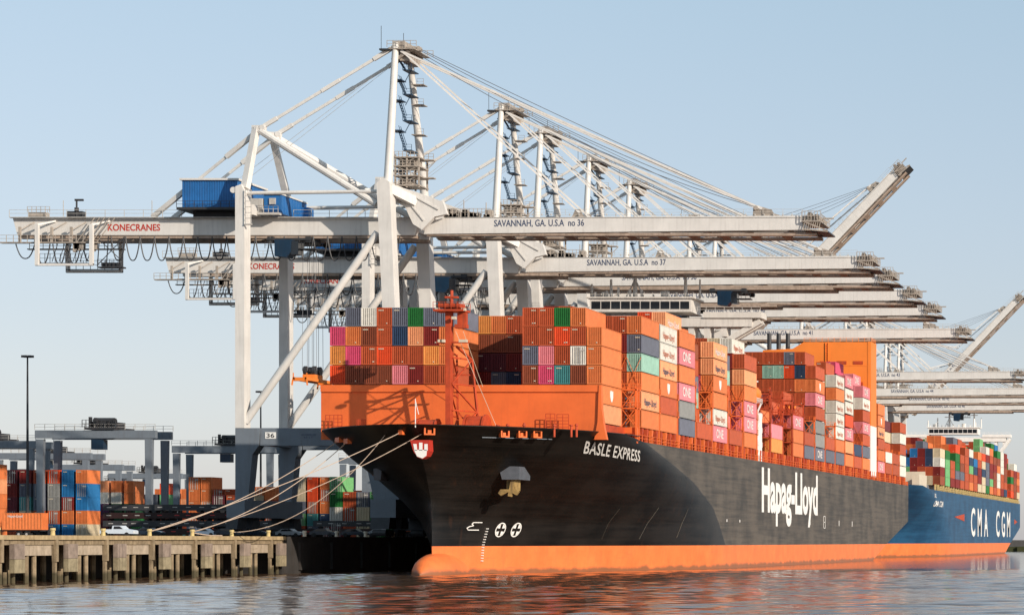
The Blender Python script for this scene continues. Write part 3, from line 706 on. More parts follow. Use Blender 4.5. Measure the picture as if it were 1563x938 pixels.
# fairleads and panama leads
def hull_box(px, py, wpx, hpx, name, mat, side=1, depth=.35, rim=True, hl=BASLE):
    r = on_hull(hl, px, py, side)
    if not r: print('MISS', name, px, py); return None
    d, z = r; d2 = d+.5; x1 = hl.cx+side*hl.hb(d,z); x2 = hl.cx+side*hl.hb(d2,z)
    t = Vector((x2-x1, .5, 0)).normalized(); n = Vector((t.y*side, -t.x*side, 0))
    s = F/d; view = abs(t.x) if abs(t.x) > .15 else .2
    tx = abs(t.x - (x1/d)*t.y)
    wm = wpx/s/max(tx,.12)/2; hm_ = hpx/s/2; c = Vector((x1,d,z))+n*.1
    mb = MB()
    def q(a,b,e): return c+t*a*wm+Vector((0,0,b*hm_))+n*e
    if rim:
        for (a0,a1,b0,b1) in ((-1,1,.65,1),(-1,1,-1,-.65),(-1,-.7,-.65,.65),(.7,1,-.65,.65)):
            mb.ring([[q(a0,b0,-.3),q(a1,b0,-.3),q(a1,b1,-.3),q(a0,b1,-.3)],[q(a0,b0,depth),q(a1,b0,depth),q(a1,b1,depth),q(a0,b1,depth)]])
        mb.ring([[q(-.3,-.65,-.3),q(.35,-.65,-.3),q(.35,.2,-.3),q(-.3,.2,-.3)],[q(-.3,-.65,.05),q(.35,-.65,.05),q(.35,.2,.05),q(-.3,.2,.05)]])
    else: mb.ring([[q(-1,-1,-.3),q(1,-1,-.3),q(1,1,-.3),q(-1,1,-.3)],[q(-1,-1,depth),q(1,-1,depth),q(1,1,depth),q(-1,1,depth)]])
    return mb.build(name, mat, ship)
for px, py in ((768,661),(794.5,661.5),(818,662)): hull_box(px, py, 13, 12, 'fairlead', 'ship_orange')
hull_box(655,657,17,13,'fairlead','ship_orange',1,.4)
for px, py in ((614,659),(519,671),(532,673)): hull_box(px, py, 6, 8, 'fairlead', 'ship_orange', -1, .35, False)
# knuckle line below the fairleads
ra, rb = on_hull(BASLE,733,667), on_hull(BASLE,840,670)
if ra and rb:
    mb = MB(); pr = None
    for i in range(13):
        t = i/12; d = ra[0]+(rb[0]-ra[0])*t; z = ra[1]+(rb[1]-ra[1])*t; p = Vector(hm(d,z))
        if pr: mb.bar(pr,p,.1)
        pr = p
    mb.build('rubbing_strip','crane_grey',ship)
# anchors and their pockets
def anchor(px, py, side, sgn):
    r = on_hull(BASLE, px, py, side); print('anchor', r)
    if not r: return
    d, z = r; s = F/d; x = BASLE.cx+side*BASLE.hb(d,z)
    mb = MB(); k = .95
    # bolster: a sloped box sticking out of the flare, pale upper plate
    xs = 2.3; xs = 1.6; up = [(x-xs*1.05,z+1.1),(x+xs,z+1.0),(x+xs*.92,z-1.0),(x-xs*.7,z-1.0)]
    if side < 0: up = [(x-xs*.35,z+.9),(x+xs*.45,z+1.0),(x+xs*.35,z-.9),(x-xs*.3,z-.9)]
    mb.ring([[(a,d-2.4,b) for a,b in up],[(a,d+3.5,b) for a,b in up]]); mb.build('anchor_bolster','pocket_grey',ship)
    if side > 0:
        ax, az = x-.2, z-2.6
        mb = MB(); yy = d-1.6
        mb.bar((ax+.6,yy,az+1.6),(ax+.1,yy,az-1.0),.55,.6)
        mb.prism([(ax-1.7,az-.5),(ax-1.25,az-.9),(ax-.2,az-.35),(ax+.2,az-.35),(ax+1.15,az-.8),(ax+1.5,az-.3),(ax+1.1,az+.1),(ax-1.3,az+.1)],yy-.3,yy+.3)
        mb.box(ax-.5,ax+.8,yy+.2,yy+3,az-.1,az+1.6)
        mb.build('anchor','anchor_yellow',ship)
anchor(784,722,1,1); anchor(584,724,-1,-1)
# thruster marks: white discs with a cross
def disc(px, py, r):
    q = on_hull(BASLE, px, py)
    if not q: print('MISS disc'); return
    d0, z0 = q; mb = MB(); n = 24
    foreshort = abs(PX(px,d0)); 
    k = len(mb.v)
    def pt(a, rr): return hm(d0+rr*math.cos(a)*1.0, z0+rr*math.sin(a))
    for q4 in range(4):
        a0 = q4*math.pi/2+.30; a1 = (q4+1)*math.pi/2-.30
        c = hm(d0+.28*r*math.cos((a0+a1)/2)*1.0, z0+.28*r*math.sin((a0+a1)/2)); k = len(mb.v); mb.v.append(c)
        m = 6
        for i in range(m+1): mb.v.append(pt(a0+(a1-a0)*i/m, r*.80))
        for i in range(m): mb.f.append((k, k+1+i, k+2+i))
    k = len(mb.v)
    for i in range(n): mb.v.append(pt(2*math.pi*i/n, r)); mb.v.append(pt(2*math.pi*i/n, r*.84))
    for i in range(n): a = k+2*i; b = k+2*((i+1)%n); mb.f.append((a, b, b+1, a+1))
    mb.build('thruster_mark','white',ship)
disc(762,808,1.15); disc(786,808,1.15)
q = on_hull(BASLE,722,802)
if q:
    mb = MB(); pr = None
    for a,b in ((.9,.6),(-.2,.6),(-.35,.3),(-.1,.05),(-.6,-.1),(-.9,-.4),(-.7,-.7),(.7,-.7)):
        p = Vector(hm(q[0]+a*1.7,q[1]+b*.9)); 
        if pr: mb.bar(pr,p,.12)
        pr = p
    mb.build('bulb_mark','white',ship)
q = on_hull(BASLE,744,806)
if q:
    mb = MB()
    for i in range(13): p = hm(q[0]-.2, q[1]-.1-i*.42 if q[1]-.1-i*.42 > .2 else .2); mb.box(p[0]-.15,p[0]+.15,p[1]-.2,p[1]+.2,p[2],p[2]+.14)
    mb.build('draught_mark','white',ship)
mb = MB(); X = BASLE.cx+BASLE.B
for z in (8.2,9.6,11): mb.box(X,X+.04,578,580.6,z,z+.12)
mb.box(X,X+.04,578,578.2,8.2,11.1); mb.box(X,X+.04,580.4,580.6,8.2,11.1)
for dd in (470,482,536,560,600,620): mb.box(X,X+.04,dd,dd+.5,8.9,10.2 if dd%4==0 else 9.4)
mb.build('draught_mark','white',ship)
# scuffs along bow flare frames, thin ribs
mb = MB()
for px0,py0,px1,py1 in ((945,776,918,822),(1005,774,975,822),(1050,776,1032,820)):
    a = on_hull(BASLE,px0,py0); b = on_hull(BASLE,px1,py1)
    if a and b:
        pr = None
        for i in range(9):
            t = i/8; p = Vector(hull_map(BASLE,1,.03)(a[0]+(b[0]-a[0])*t, a[1]+(b[1]-a[1])*t))
            if pr: mb.bar(pr,p,.05,.05)
            pr = p
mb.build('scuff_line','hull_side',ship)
# pedestals and coamings under the deck stacks
dd = 401.5; 
mb = MB(); mb.box(BASLE.cx-20, -104.6, 403, 719, 21.2, 23.9); mb.build('hatch_coaming','maroon_steel',ship)  # near-black tone paints in the shade of the gaps under the stacks
k = 0
while dd < 721:
    mb = MB(); mb.box(-100.5,-99.95,dd,dd+.55,21.25,23.9); mb.box(-103.6,-100.5,dd+.1,dd+.4,22.9,23.9); mb.box(-103.8,-103.2,dd,dd+.5,21.25,23.9)
    mb.bar((-100.2,dd+.6,22.0),(-100.2,dd+1.6,23.85),.25)
    mb.build('container_pedestal','ship_red' if k%3 else 'ship_orange',ship); dd += 3.3; k += 1
mb = MB(); mb.rail((-99.9,402,21.62),(-99.9,722,21.62),1.1,2.6,.08); mb.build('deck_railing','ship_orange',ship)
# lashing bridges between bays
def lash(d, ztop, mat='ship_orange', w=.9):
    mb = MB()
    for j in range(0, 20, 1):
        x = -100.1-j*2.5+.0
        if j < 3 or j%4 == 0: mb.box(x-.16,x+.16,d,d+.3,23.9 if j else 21.3,ztop); 
    z = 27.0
    while z < ztop: mb.box(-147.6,-99.9,d,d+w,z-.12,z+.1); mb.rail((-110,d+.05,z),(-99.95,d+.05,z),1.0,1.25,.07); mb.rail((-99.95,d,z),(-99.95,d+w,z),1.0,.9,.07); z += 3.06
    z = 24
    while z+3 < ztop+.1:
        mb.bar((-100.2,d+.15,z),(-102.5,d+.15,z+3),.12); mb.bar((-102.5,d+.15,z),(-100.2,d+.15,z+3),.12); z += 3.06
    return mb.build('lashing_bridge', mat, ship)
for d, zt in ((401.2,30.5),(402.9,30.5),(416.75,31),(430.2,31),(444.3,33.5),(458.0,33.5),(472.1,33.5),(486.2,33.5),(500.4,32),(514.4,37.6),(528.4,37.6),(539.4,37.6),(553.2,37.6),(567.3,34),(581.3,34),(595.6,34),(609.7,31),(623.6,31),(637.5,31),(664.2,31),(678.3,31),(692.3,31),(706.4,31)): lash(d, zt, 'ship_red' if 510 < d < 560 else 'ship_orange')
# lashing rods seen against the fronts
mb = MB()
for d in (404.4,445.5,459.2,473.4,487.6,639):
    for j in range(3):
        x = -100-2.5*j
        for s_ in (0,1): mb.bar((x-2.4*s_,d-.12,30.2),(x-2.4*(1-s_),d-.12,35.6),.07)
mb.build('lashing_rod','ship_orange',ship)

# superstructure
def bridge(root, d, xl, xr, z0, zt, hw, mats=('white','glass'), yl=12):
    cxs = (xl+xr)/2
    h = MB().box(cxs-hw, cxs+hw, d+1.5, d+yl, z0, zt-3.6).build('bridge_house', mats[0], root)
    wh_ = MB().box(xl+2, xr-2, d, d+5, zt-3.4, zt-1.6).build('bridge_wing', mats[0], root)
    # tips and sloped supports with square openings
    for sgn, xe in ((1,xr),(-1,xl)):
        mb = MB()
        mb.box(min(xe,xe-sgn*12), max(xe,xe-sgn*12), d-.4, d+5.4, zt-1.598, zt-.4)
        x1 = cxs+sgn*hw
        mb.bar((xe-sgn*.4,d+1,zt-2.2),(x1+sgn*6,d+1,zt-7.4),1.3,1.1); mb.bar((xe-sgn*.4,d+4,zt-2.2),(x1+sgn*6,d+4,zt-7.4),1.3,1.1)
        for k in (.6,3.9,7.4): mb.box(x1+sgn*k-.6, x1+sgn*k+.6, d+.5, d+4.5, zt-(7.4 if k < 7 else 5.4), zt-3.402)
        mb.box(min(x1,x1+sgn*9), max(x1,x1+sgn*6.4), d+.4, d+4.4, zt-8.0, zt-7.402)
        mb.build('wing_support', mats[0], root)
    w_h = MB().box(cxs-11.5, cxs+9.5, d-.6, d+8, zt-.398, zt+2.4).build('wheelhouse', mats[0], root)
    n = 10
    for i in range(n):
        a = cxs-11.2+i*(20.4/n); MB().box(a+.12, a+20.4/n-.12, d-.68, d-.55, zt+.2, zt+1.75).build('window', mats[1], w_h)
    mb = MB(); mb.box(cxs-12.2,cxs+10.2,d-1,d+8.4,zt+2.402,zt+2.7); mb.rail((cxs-12,d-.9,zt+2.7),(cxs+10,d-.9,zt+2.7),1,1.6,.07); mb.rail((xl+1,d-.3,zt-.4),(xr-.2,d-.3,zt-.4),1,1.8,.07); mb.build('bridge_railing', mats[0], root)
    # masts and radar
    mb = MB(); z = zt+2.7
    for dx, hh, rr in ((-8,4,.35),(-3,6,.5),(7.5,6.5,.4),(10.5,4,.25),(-12,3,.3)):
        MB().tube((cxs+dx,d+3,z),(cxs+dx,d+3,z+hh),rr,rr*.7).build('mast', mats[0], root)
    mb.box(cxs-5,cxs-1,d+2.8,d+3.2,z+4.2,z+4.5); mb.box(cxs-4.2,cxs-1.8,d+2.8,d+3.2,z+5.8,z+6.1); mb.box(cxs+6,cxs+9,d+2.8,d+3.2,z+5,z+5.3)
    mb.bar((cxs-5,d+3,z),(cxs-3,d+3,z+4),.25); mb.bar((cxs-1,d+3,z),(cxs-3,d+3,z+4),.25)
    mb.tube((cxs+3,d+4,z),(cxs+3,d+4,z+1.6),.9,n=12); mb.tube((cxs-9.5,d+4,z),(cxs-9.5,d+4,z+1.4),.7,n=12)
    for k in range(9): mb.box(cxs-11+k*2.4,cxs-10.6+k*2.4,d+1,d+1.4,z,z+.6+random.random()*1.6)
    mb.build('radar_mast', mats[0], root)
    for i in range(10):
        for k in range(4):
            z = zt-9-3*k
            if z > z0+1: pass
bridge(ship, 505, -147.8, -100.0, 21.3, 52.9, 8.6, ('bridge_white','glass'))
# stair tower and lifeboat beside the bridge house
mb = MB(); mb.box(-103.4,-100.4,500.6,503.4,21.3,28.5); mb.box(-104.5,-100.1,503.6,506,21.3,31.5)
for k in range(4): mb.bar((-100.3,500.8+.0,22+3*k),(-100.3,506,24.6+3*k),.25,.25); mb.rail((-100.2,500.8,24.6+3*k),(-100.2,506.8,24.6+3*k),1,1.2,.08)
mb.build('stair_tower','white',ship)
mb = MB(); rings = []
for i in range(11):
    t = i/10; r = math.sin(math.pi*(t*.86+.07))**.5*1.5; rings.append([(-101.6+r*math.cos(a), 499.8+t*9, 35.6+r*1.05*math.sin(a)) for a in [2*math.pi*k/12 for k in range(12)]])
mb.ring(rings); mb.build('lifeboat','funnel_orange',ship,smooth=True)
mb = MB()
for y in (501,507.5): mb.bar((-103.5,y,31.4),(-103.2,y,38.5),.3); mb.bar((-103.2,y,38.5),(-101.2,y,38.3),.3)
mb.build('lifeboat_davit','white',ship)
# clutter around the engine room gantry between the low stacks
mb = MB(); mb.box(-118,-100.4,534,535.2,30,31); mb.box(-118,-100.4,549,550,33,33.6)
for k in range(14): mb.tube((-101.5-k*1.15,549.3,33.5),(-101.5-k*1.15,549.3,34.6+random.random()*2),.28,n=6)
mb.rail((-118,548.9,33.6),(-100.3,548.9,33.6),1.1,1.4,.1); mb.rail((-118,548.9,29.6),(-100.3,548.9,29.6),1.1,1.4,.1); mb.box(-118,-100.4,549,550,29.2,29.6)
mb.build('service_gantry','ship_red',ship)
mb = MB()
for k in range(12): mb.tube((-101.2-k*1.3,548.8,35.0),(-101.2-k*1.3,548.8,35.5),.22,n=6)
mb.build('deck_light','funnel_orange',ship)
# funnel casing
mb = MB(); xl, xr = -129.0, -100.1
mb.prism([(xl,24),(xr,24),(xr,58.4),(-118.0,58.4),(-121.0,56.6),(xl,56.2)], 653.2, 662.6)
mb.box(xr-.8,xr+.05,653.1,662.7,36,58.5)
mb.build('funnel_casing','funnel_orange',ship)
MB().box(xr-.9,xr+.08,653.0,662.8,22.5,35.99).build('casing_door_panel','white',ship)
mb = MB()
for k in range(5):
    for q in range(3): mb.box(-104.8-q*4.4,-102.2-q*4.4,653.08,653.19,30+k*5.6,30.9+k*5.6)
mb.build('vent_grille','ship_red',ship)
mb = MB()
for x in (-112.2,-111.5): mb.box(x-.05,x+.05,652.9,653.19,40,58.2)
for k in range(30): mb.box(-112.2,-111.5,652.95,653.05,40+k*.6,40.08+k*.6)
mb.rail((-118,653.3,58.4),(-100.2,653.3,58.4),1.1,1.6,.09); mb.rail((-100.2,653.3,58.5),(-100.2,662.6,58.5),1.1,1.6,.09)
for z in (46,52): mb.box(xl,xr,653.12,653.2,z,z+.12)
mb.build('casing_ladder','funnel_orange',ship)
mb = MB()
for x in (-128,-125.5,-123): mb.tube((x,657,56.2),(x,657,61),.6,n=10)
mb.build('exhaust_pipe','dark',ship)
# stern poop corner
MB().box(-103,-99.9,720.2,724.4,14.8,20.9).build('mooring_opening','dark',ship)
MB().rail((-99.95,720,21.6),(-99.95,724,21.6),1.1,1,.1).build('stern_railing','ship_orange',ship)

# ------------------------------------------------------------------ second ship
CMA = Hull(-122.9, 23.1, 366, 360)
ship2 = empty('container_ship', (-122.9, 920, 0), 'dark blue container ship with orange waterline and white letters CMA CGM, behind the black ship', 'ship')
CMA.shell(4.4, 22.4, 16, 'bow_hull', 'hull_blue', ship2, mid=False)
CMA.shell(4.4, 21.6, 10, 'side_hull', 'hull_blue', ship2, bow=False, extra=transom(CMA, 4.4, 21.6))
CMA.shell(-1.5, 4.4, 4, 'boot_topping', 'boot', ship2, extra=transom(CMA, -1.5, 4.4))
deck(CMA, 21.2, 1082, 'deck', 'ship_red', ship2)
MB().box(-145.5,PX(1412,778),778,778.6,21.2,27.3).build('breakwater','cream',ship2)
MB().box(PX(1400,772),PX(1412,774),760,778,21.2,26.0).build('bulwark','cream',ship2)
X2 = CMA.cx+CMA.B+.06
def letters(s, d0, d1, z0, z1, name, gap=.35):
    n = len(s); st = (d1-d0)/n
    for i, ch in enumerate(s):
        if ch == ' ': continue
        a = d0+i*st; text_obj(name, ch, lambda u,v,a=a: (X2, a+u*st*(1-gap), z0+(z1-z0)*v), 'white', ship2, .02)
letters('CMA CGM', 889, 1046, 7.2, 17.6, 'company_letter', .38)
hm2 = hull_map(CMA,1,.15)
text_obj('ship_name','CMA CGM', lambda a,b: hm2(786+20*a, 16.4+b*1.9), 'white', ship2, .015, .04)
text_obj('ship_name','XL', lambda a,b: hm2(784+5*a, 19.2+b*1.3), 'white', ship2, .015, .0)
for d0, d1 in ((838,868),(1056,1070)):
    mb = MB(); sgn = 1
    mb.ring([[(X2-.02+e,d0,13.5),(X2-.02+e,d1,14.8),(X2-.02+e,d1,12.2)] for e in (0,.05)] if d0 < 900 else [[(X2-.02+e,d1,13.5),(X2-.02+e,d0,12.4),(X2-.02+e,d0,14.6)] for e in (0,.05)]); mb.build('bow_arrow','redorange_' if False else 'ship_red',ship2)
mb = MB(); mb.rail((X2,792,21.6),(X2,1080,21.6),1.2,3,.16); mb.build('deck_railing','yellow',ship2)
dd = 792
while dd < 1080:
    MB().box(X2-1.0,X2-.4,dd,dd+.7,21.3,23.6).build('container_pedestal','yellow',ship2); dd += 7
MB().box(CMA.cx-20,X2-4,795,1078,21.2,23.5).build('hatch_coaming','crane_grey',ship2)
bridge(ship2, 1032, -145.5, -99.0, 21.3, 50.6, 13)
G2 = 'containers on the blue ship'
PAL2 = ['rust','rust','darkred','orange','white','cream','blue','navy','green','lime','rust','orange','rust','slate','redorange','darkred','cream','rust','brown','brown']
REST = {}; last2 = ['rust']
prev = None; NM = 0
d = 800.0; b = 0
while d < 1078:
    if not (1027 < d < 1040 or 1017 < d < 1027):
        base_t = [4,4,4,5,5,5,5,5,5,6,6,6,6,6,6,6,6,5,5,5][min(b,19)]
        for j in range(18):
            tj = base_t + (random.choice([0,0,1,-1]) if j else random.choice([0,0,-1]))
            lo = 0 if j == 0 else max(0, tj-2-(1 if b < 2 else 0))
            if b == 0: lo = 0 if j < 14 else 3
            if j < 3: lo = 0 if j == 0 or b%2 == 0 else max(0,tj-3)
            for t in range(lo, tj):
                cl = last2[0] if random.random() < .3 else random.choice(PAL2); last2[0] = cl; x = X2-1.3-2.52*j; z = 23.6+3.0*t
                if j == 0 or (b < 3 and j < 9 and t >= tj-3):
                    where = 'outermost column' if j == 0 else f'{ORD[j]} column from river'
                    container(cl, x, d, z, f'{CC[cl][0]} container, {ORD[t]} tier, {where}, {ORD[b]} stack, blue ship', G2, (('dot',) if random.random()<.3 else ()), fine=False)
                else: REST.setdefault(cl, []).append((x, d, z))
    d += 14.2; b += 1
# ------------------------------------------------------------------ quay cranes
DN, DF = 430.0, 449.5          # near and far leg planes of the first crane
GN, GF = 437.0, 443.6          # near faces of the twin girders
ORG = Vector((-164, 440, QZ))
def crane(number, label, boom_up=False, trolley_x=-172.2):
    c = empty('ship_to_shore_crane', ORG, label, 'crane', 'ship-to-shore cranes along the quay')
    def B(mb, name, mat, parent=c, smooth=False, origin=ORG): return mb.build(name, mat, parent, origin, smooth)
    # legs: upper white box sections, lower grey knees
    for y in (DN, DF):
        mb = MB(); mb.prism([(-177.9,25.1),(-176.3,25.1),(-176.3,66.9),(-176.9,68.0),(-177.9,67.6)], y, y+2.7)
        mb.tube((-178.3,y+.1,67.0),(-178.3,y+.8,67.0),.55,n=12); B(mb,'leg','crane')
        mb = MB(); mb.prism([(-151.0,25.1),(-148.9,25.1),(-150.7,68.4),(-152.0,69.2),(-153.0,68.2)], y, y+2.7); B(mb,'leg','crane')
        mb = MB(); mb.prism([(-177.9,25.09),(-173.6,25.09),(-173.8,22),(-174.9,20.4),(-175.6,13),(-175.9,9.3),(-178.1,9.3),(-177.9,14)], y+.05, y+2.65); B(mb,'lower_leg','crane_grey')
        mb = MB(); mb.prism([(-155.6,25.09),(-148.6,25.09),(-148.8,14),(-149.6,9.3),(-152.6,9.3),(-153.6,13),(-155.2,20.4)], y+.05, y+2.65); B(mb,'lower_leg','crane_grey')
        B(MB().box(-173.6,-155.6,y+.3,y+2.4,22.0,25.1),'portal_beam','crane_grey')
        mb = MB(); mb.tube((-176.6,y+1.2,26.2),(-153.2,y+1.2,59.6),.68,n=12); B(mb,'diagonal_brace','crane',smooth=True)
        mb = MB(); mb.tube((-176.3,y+1.2,66.6),(-152.6,y+1.2,66.9),.33,n=8); B(mb,'tie_beam','crane',smooth=True)
    for x0, x1 in ((-178.6,-175.4),(-153.4,-148.9)):
        B(MB().box(x0,x1,DN-2,DF+4.7,9.3,12.4) if x0<-170 else MB().box(x0,x1,DN-2,DF+4.7,9.31,12.5),'sill_beam','crane_grey')
        for y in (DN-3,DN+3.2,DF-3,DF+2.8):
            mb = MB(); mb.prism_x([(y-.2,9.3),(y+2.6,9.3),(y+3.2,7.3),(y-.8,7.3)],x0+.6,x1-.6)
            for k in range(3):
                yy = y-.5+k*1.6; mb.tube((x0+1.1,yy,6.6),(x1-1.1,yy,6.6),.62,n=10)
            B(mb,'bogie','dark')
    # cross beams in the depth direction
    B(MB().box(-152.5,-150.3,DN+2.7,DF,65.9,68.2),'cross_beam','crane'); B(MB().box(-177.6,-175.8,DN+2.7,DF,63.0,64.8),'cross_beam','crane')
    B(MB().box(-177.7,-175.6,DN+2.7,DF,22.4,24.8),'cross_beam','crane_grey')
    # twin girder
    g = MB()
    for y in (GN,GF):
        g.prism([(-220.6,62.9),(-147.6,62.9),(-148.6,59.9),(-219.8,59.9)],y,y+1.5)
    for i in range(9): x = -218+i*8.6; g.box(x,x+.6,GN+1.5,GF,60.6,61.4)
    B(g,'girder','crane')
    g = MB(); g.box(-219.6,-148.4,GN+.2,GN+1.7,59.35,59.89); g.box(-219.6,-148.4,GF-.3,GF+1.3,59.35,59.89); B(g,'trolley_rail','underside')
    g = MB(); g.box(-220.8,-145,GN-.9,GN-.05,62.91,63.05); g.rail((-220.8,GN-.85,63.05),(-190,GN-.85,63.05),1.25,3.2,.08); g.rail((-220.8,GF+2.3,63.05),(-190,GF+2.3,63.05),1.25,3.2,.08); g.rail((-170,GN-.85,63.05),(-154,GN-.85,63.05),1.25,3.2,.08)
    for px in (100,235): x = PX(px,GN); g.bar((x,GN-.8,63),(x,GN-.8,66),.1)
    B(g,'walkway_railing','rail')
    # light fixture and hoist at the landward end
    x = PX(117,GN); g = MB(); g.tube((x,GN,63),(x,GN,66.2),.16); g.box(x-.3,x+1.2,GN-.2,GN+.2,66.0,66.35); g.box(x-1.8,x+1,GN,GN+1.4,63.0,64.2); g.tube((x,GN,64.2),(x,GN,64.8),.4); B(g,'service_hoist','dark')
    g = MB(); g.box(-217.8,-214.6,GN-.2,GN+1.2,63.0,64.0); g.rail((-218,GN,64),(-214,GN,64),1,.7,.08); B(g,'equipment_box','crane_dirty')
    # maintenance platforms hanging below the landward end
    g = MB()
    g.box(-222.2,-204.6,GN-1.6,GN-.5,58.3,58.5); g.box(-222.2,-204.6,GF+1.7,GF+2.6,58.3,58.5); g.rail((-222.2,GN-1.6,58.5),(-206,GN-1.6,58.5),1.2,1.2,.09); g.rail((-222.2,GF+2.6,58.5),(-206,GF+2.6,58.5),1.2,1.2,.09)
    for x in (-218.7,-213,-209.5): g.box(x-.2,x+.2,GN-1.5,GN-1.1,58.5,61.2); g.bar((x,GN-1.3,60.6),(x+2,GN-.1,62.2),.2)
    for k in range(5): x = -208.5+k*.9; g.bar((x,GN-1.6,58.3),(x+3.2,GN-1.4,62.8),.12)
    for k in range(9): x = -209.6+random.random()*4.5; g.box(x,x+.5,GN-1.2,GN-.4,56.6+random.random()*1.3,58.3)
    B(g,'maintenance_platform','crane_dirty')
    for y, ys in ((GN-1.9,GN-.2),(GF+2.9,GF+1.6)):
        g = MB()
        for x in (-215.3,-205.6): g.box(x-.3,x+.3,y-.3,y+.3,54.3,61.6); g.bar((x,y,61.5),(x+2.5,ys,62.4),.3)
        g.box(-215.6,-205.3,y-.2,y+.2,54.2,54.6); B(g,'hanging_frame','crane')
    g = MB(); g.box(-215.2,-205.6,GN-1.7,GN-.8,54.62,54.75); g.box(-215.2,-205.6,GF+1.8,GF+2.6,54.62,54.75)
    for z in (54.8,): g.rail((-215,GN-1.6,z),(-205.8,GN-1.6,z),1.6,.9,.08); g.rail((-215,GF+2.6,z),(-205.8,GF+2.6,z),1.6,1.2,.08)
    B(g,'service_cage','dark'); g = MB()
    g.box(-204.8,-200.4,GN-1.4,GN+.2,53.9,54.15); g.box(-204.2,-201.2,GN-1,GN,54.2,54.9)
    for x in (-204.8,-203.2,-200.4): g.bar((x,GN-1.4,54.1),(x,GN-.6,59.6),.14)
    g.bar((-204.8,GN-1.4,54.4),(-200.4,GN-.6,59.4),.12); g.bar((-204.6,GN-1.4,59),(-200.4,GN-1,55),.12); g.rail((-204.8,GN-1.4,54.2),(-200.4,GN-1.4,54.2),1.2,.7,.08)
    for k in range(6): x = -213+k*1.25; g.bar((x,GN-1.2,55),(x+.9,GN-1.0,58.2),.1)
    B(g,'service_cage','dark')
    # festoon cable loops
    g = MB(); x = PX(172,GN); pts = []
    while x < -153:
        for k in range(13):
            t = k/12; pts.append((x+2.58*t, GN-.55, 59.6-4.3*(1-abs(2*t-1)**2.6)))
        x += 2.58
    g.path(pts,.11,n=5); pts = []
    for s0,s1,dp in ((-219.6,-216.2,2.6),(-216,-213.5,3.6),(-213,-210.6,3.6),(-210.4,-208,3.5),(-207.6,-205.6,3)):
        pts = [(s0+(s1-s0)*k/10, GN-.9, 58.2-dp*(1-abs(2*k/10-1)**2.4)) for k in range(11)]; g.path(pts,.11,n=5)
    B(g,'festoon_cable','dark')
    # machinery house
    hx0, hx1 = -189.4, -179.6
    mb = MB(); n = 22
    for i in range(n):
        a = hx0+(hx1-hx0)*i/n; w_ = (hx1-hx0)/n; mb.box(a+.03,a+w_*.62,GN-2.06,GN-1.98,64.7,69.3)
    mb.box(hx0,hx1,GN-2,GF+4,64.5,69.4); h = B(mb,'machinery_house','house_blue')
    B(MB().box(hx0-.35,hx1+.3,GN-2.4,GF+4.4,69.4,69.75),'roof','crane',h)
    mb = MB(); mb.box(hx0-.6,hx1+.6,GN-3,GF+4.4,64.1,64.5); mb.rail((hx0-.6,GN-3,64.5),(hx1+.6,GN-3,64.5),1.1,1.5,.08); B(mb,'platform','dark',h)
    mb = MB(); mb.box(hx0+1,hx1,GN+.2,GF+1,62.9,64.1); B(mb,'house_support','dark',h)
    ex0, ex1 = -175.0, -172.0
    mb = MB(); mb.box(ex0,ex1,GN-1.5,GF+3.8,63.6,66.9); 
    for i in range(9): y = GN-1.3+i*1.25; mb.box(ex1-.02,ex1+.05,y,y+.6,63.7,66.8)
    mb.box(ex1+.05,ex1+1.4,GF+1,GF+3.6,63.4,65.9); e = B(mb,'electrical_house','house_blue')
    B(MB().box(ex0-.2,ex1+.2,GN-1.8,GF+4,66.9,67.15),'roof','crane',e)
    mb = MB(); mb.box(ex0-3,ex1+.1,GN-2.8,GN-1.5,63.2,63.6); mb.rail((ex0-3,GN-2.8,63.6),(ex1,GN-2.8,63.6),1.2,.8,.08); mb.box(ex0+1,ex0+2.1,GN-1.75,GN-1.5,65.2,66.3); mb.box(ex0-2.5,ex0-.2,GN-2,GF,63.6,66.2); B(mb,'air_conditioner','rail',e)
    # leg-top ladder cage
    mb = MB(); mb.box(-176.1,-174.9,DN-.4,DN+.1,60.8,61); 
    for k in range(6): mb.box(-176.0,-175.9,DN-.4,DN-.3,61+k*1.0,62+k*1.0); mb.box(-175.0,-174.9,DN-.4,DN-.3,61+k*1.0,62+k*1.0); mb.box(-176,-174.9,DN-.4,DN-.32,61.9+k*1.0,62+k*1.0)
    B(mb,'ladder_cage','rail')
    # A-frames
    N1,N2 = 434.0,441.0
    for y0,y1 in ((DN+1.2,N1),(DF+1.2,N2)):
        mb = MB(); mb.bar((-176.6,y0,67.4),(-175.8,y1,78.6),1.15,1.15,1.0,1.0); B(mb,'landside_post','crane')
        mb = MB(); mb.tube((-151.4,y0,68),(-151.0,y0+(y1-y0)*1.0,93.6),.78,.55,12); B(mb,'mast_leg','crane',smooth=True)
        # joint plates
        mb = MB(); mb.box(-176.5,-174.1,y1-.35,y1+.35,77.4,79.0); mb.tube((-174.6,y1-.5,78.6),(-174.6,y1+.5,78.6),.5,n=10); B(mb,'hinge_plate','crane')
        mb = MB(); mb.tube((-175.0,y1,78.0),(-153.4,y0,64.6),.62,.62,10); B(mb,'diagonal_pipe','crane',smooth=True)
        for k,(a,bq) in enumerate((((-151.2,y1,93.0),(-174.4,y1,78.9)),)):
            mb = MB(); a = Vector(a); bq = Vector(bq); mb.bar(a,bq,.22,.5); mb.bar(a.lerp(bq,.0),a.lerp(bq,.16),.5,.7); mb.bar(a.lerp(bq,.42),a.lerp(bq,.56),.35,.62); mb.bar(a.lerp(bq,.9),bq,.45,.7); B(mb,'back_stay','crane')
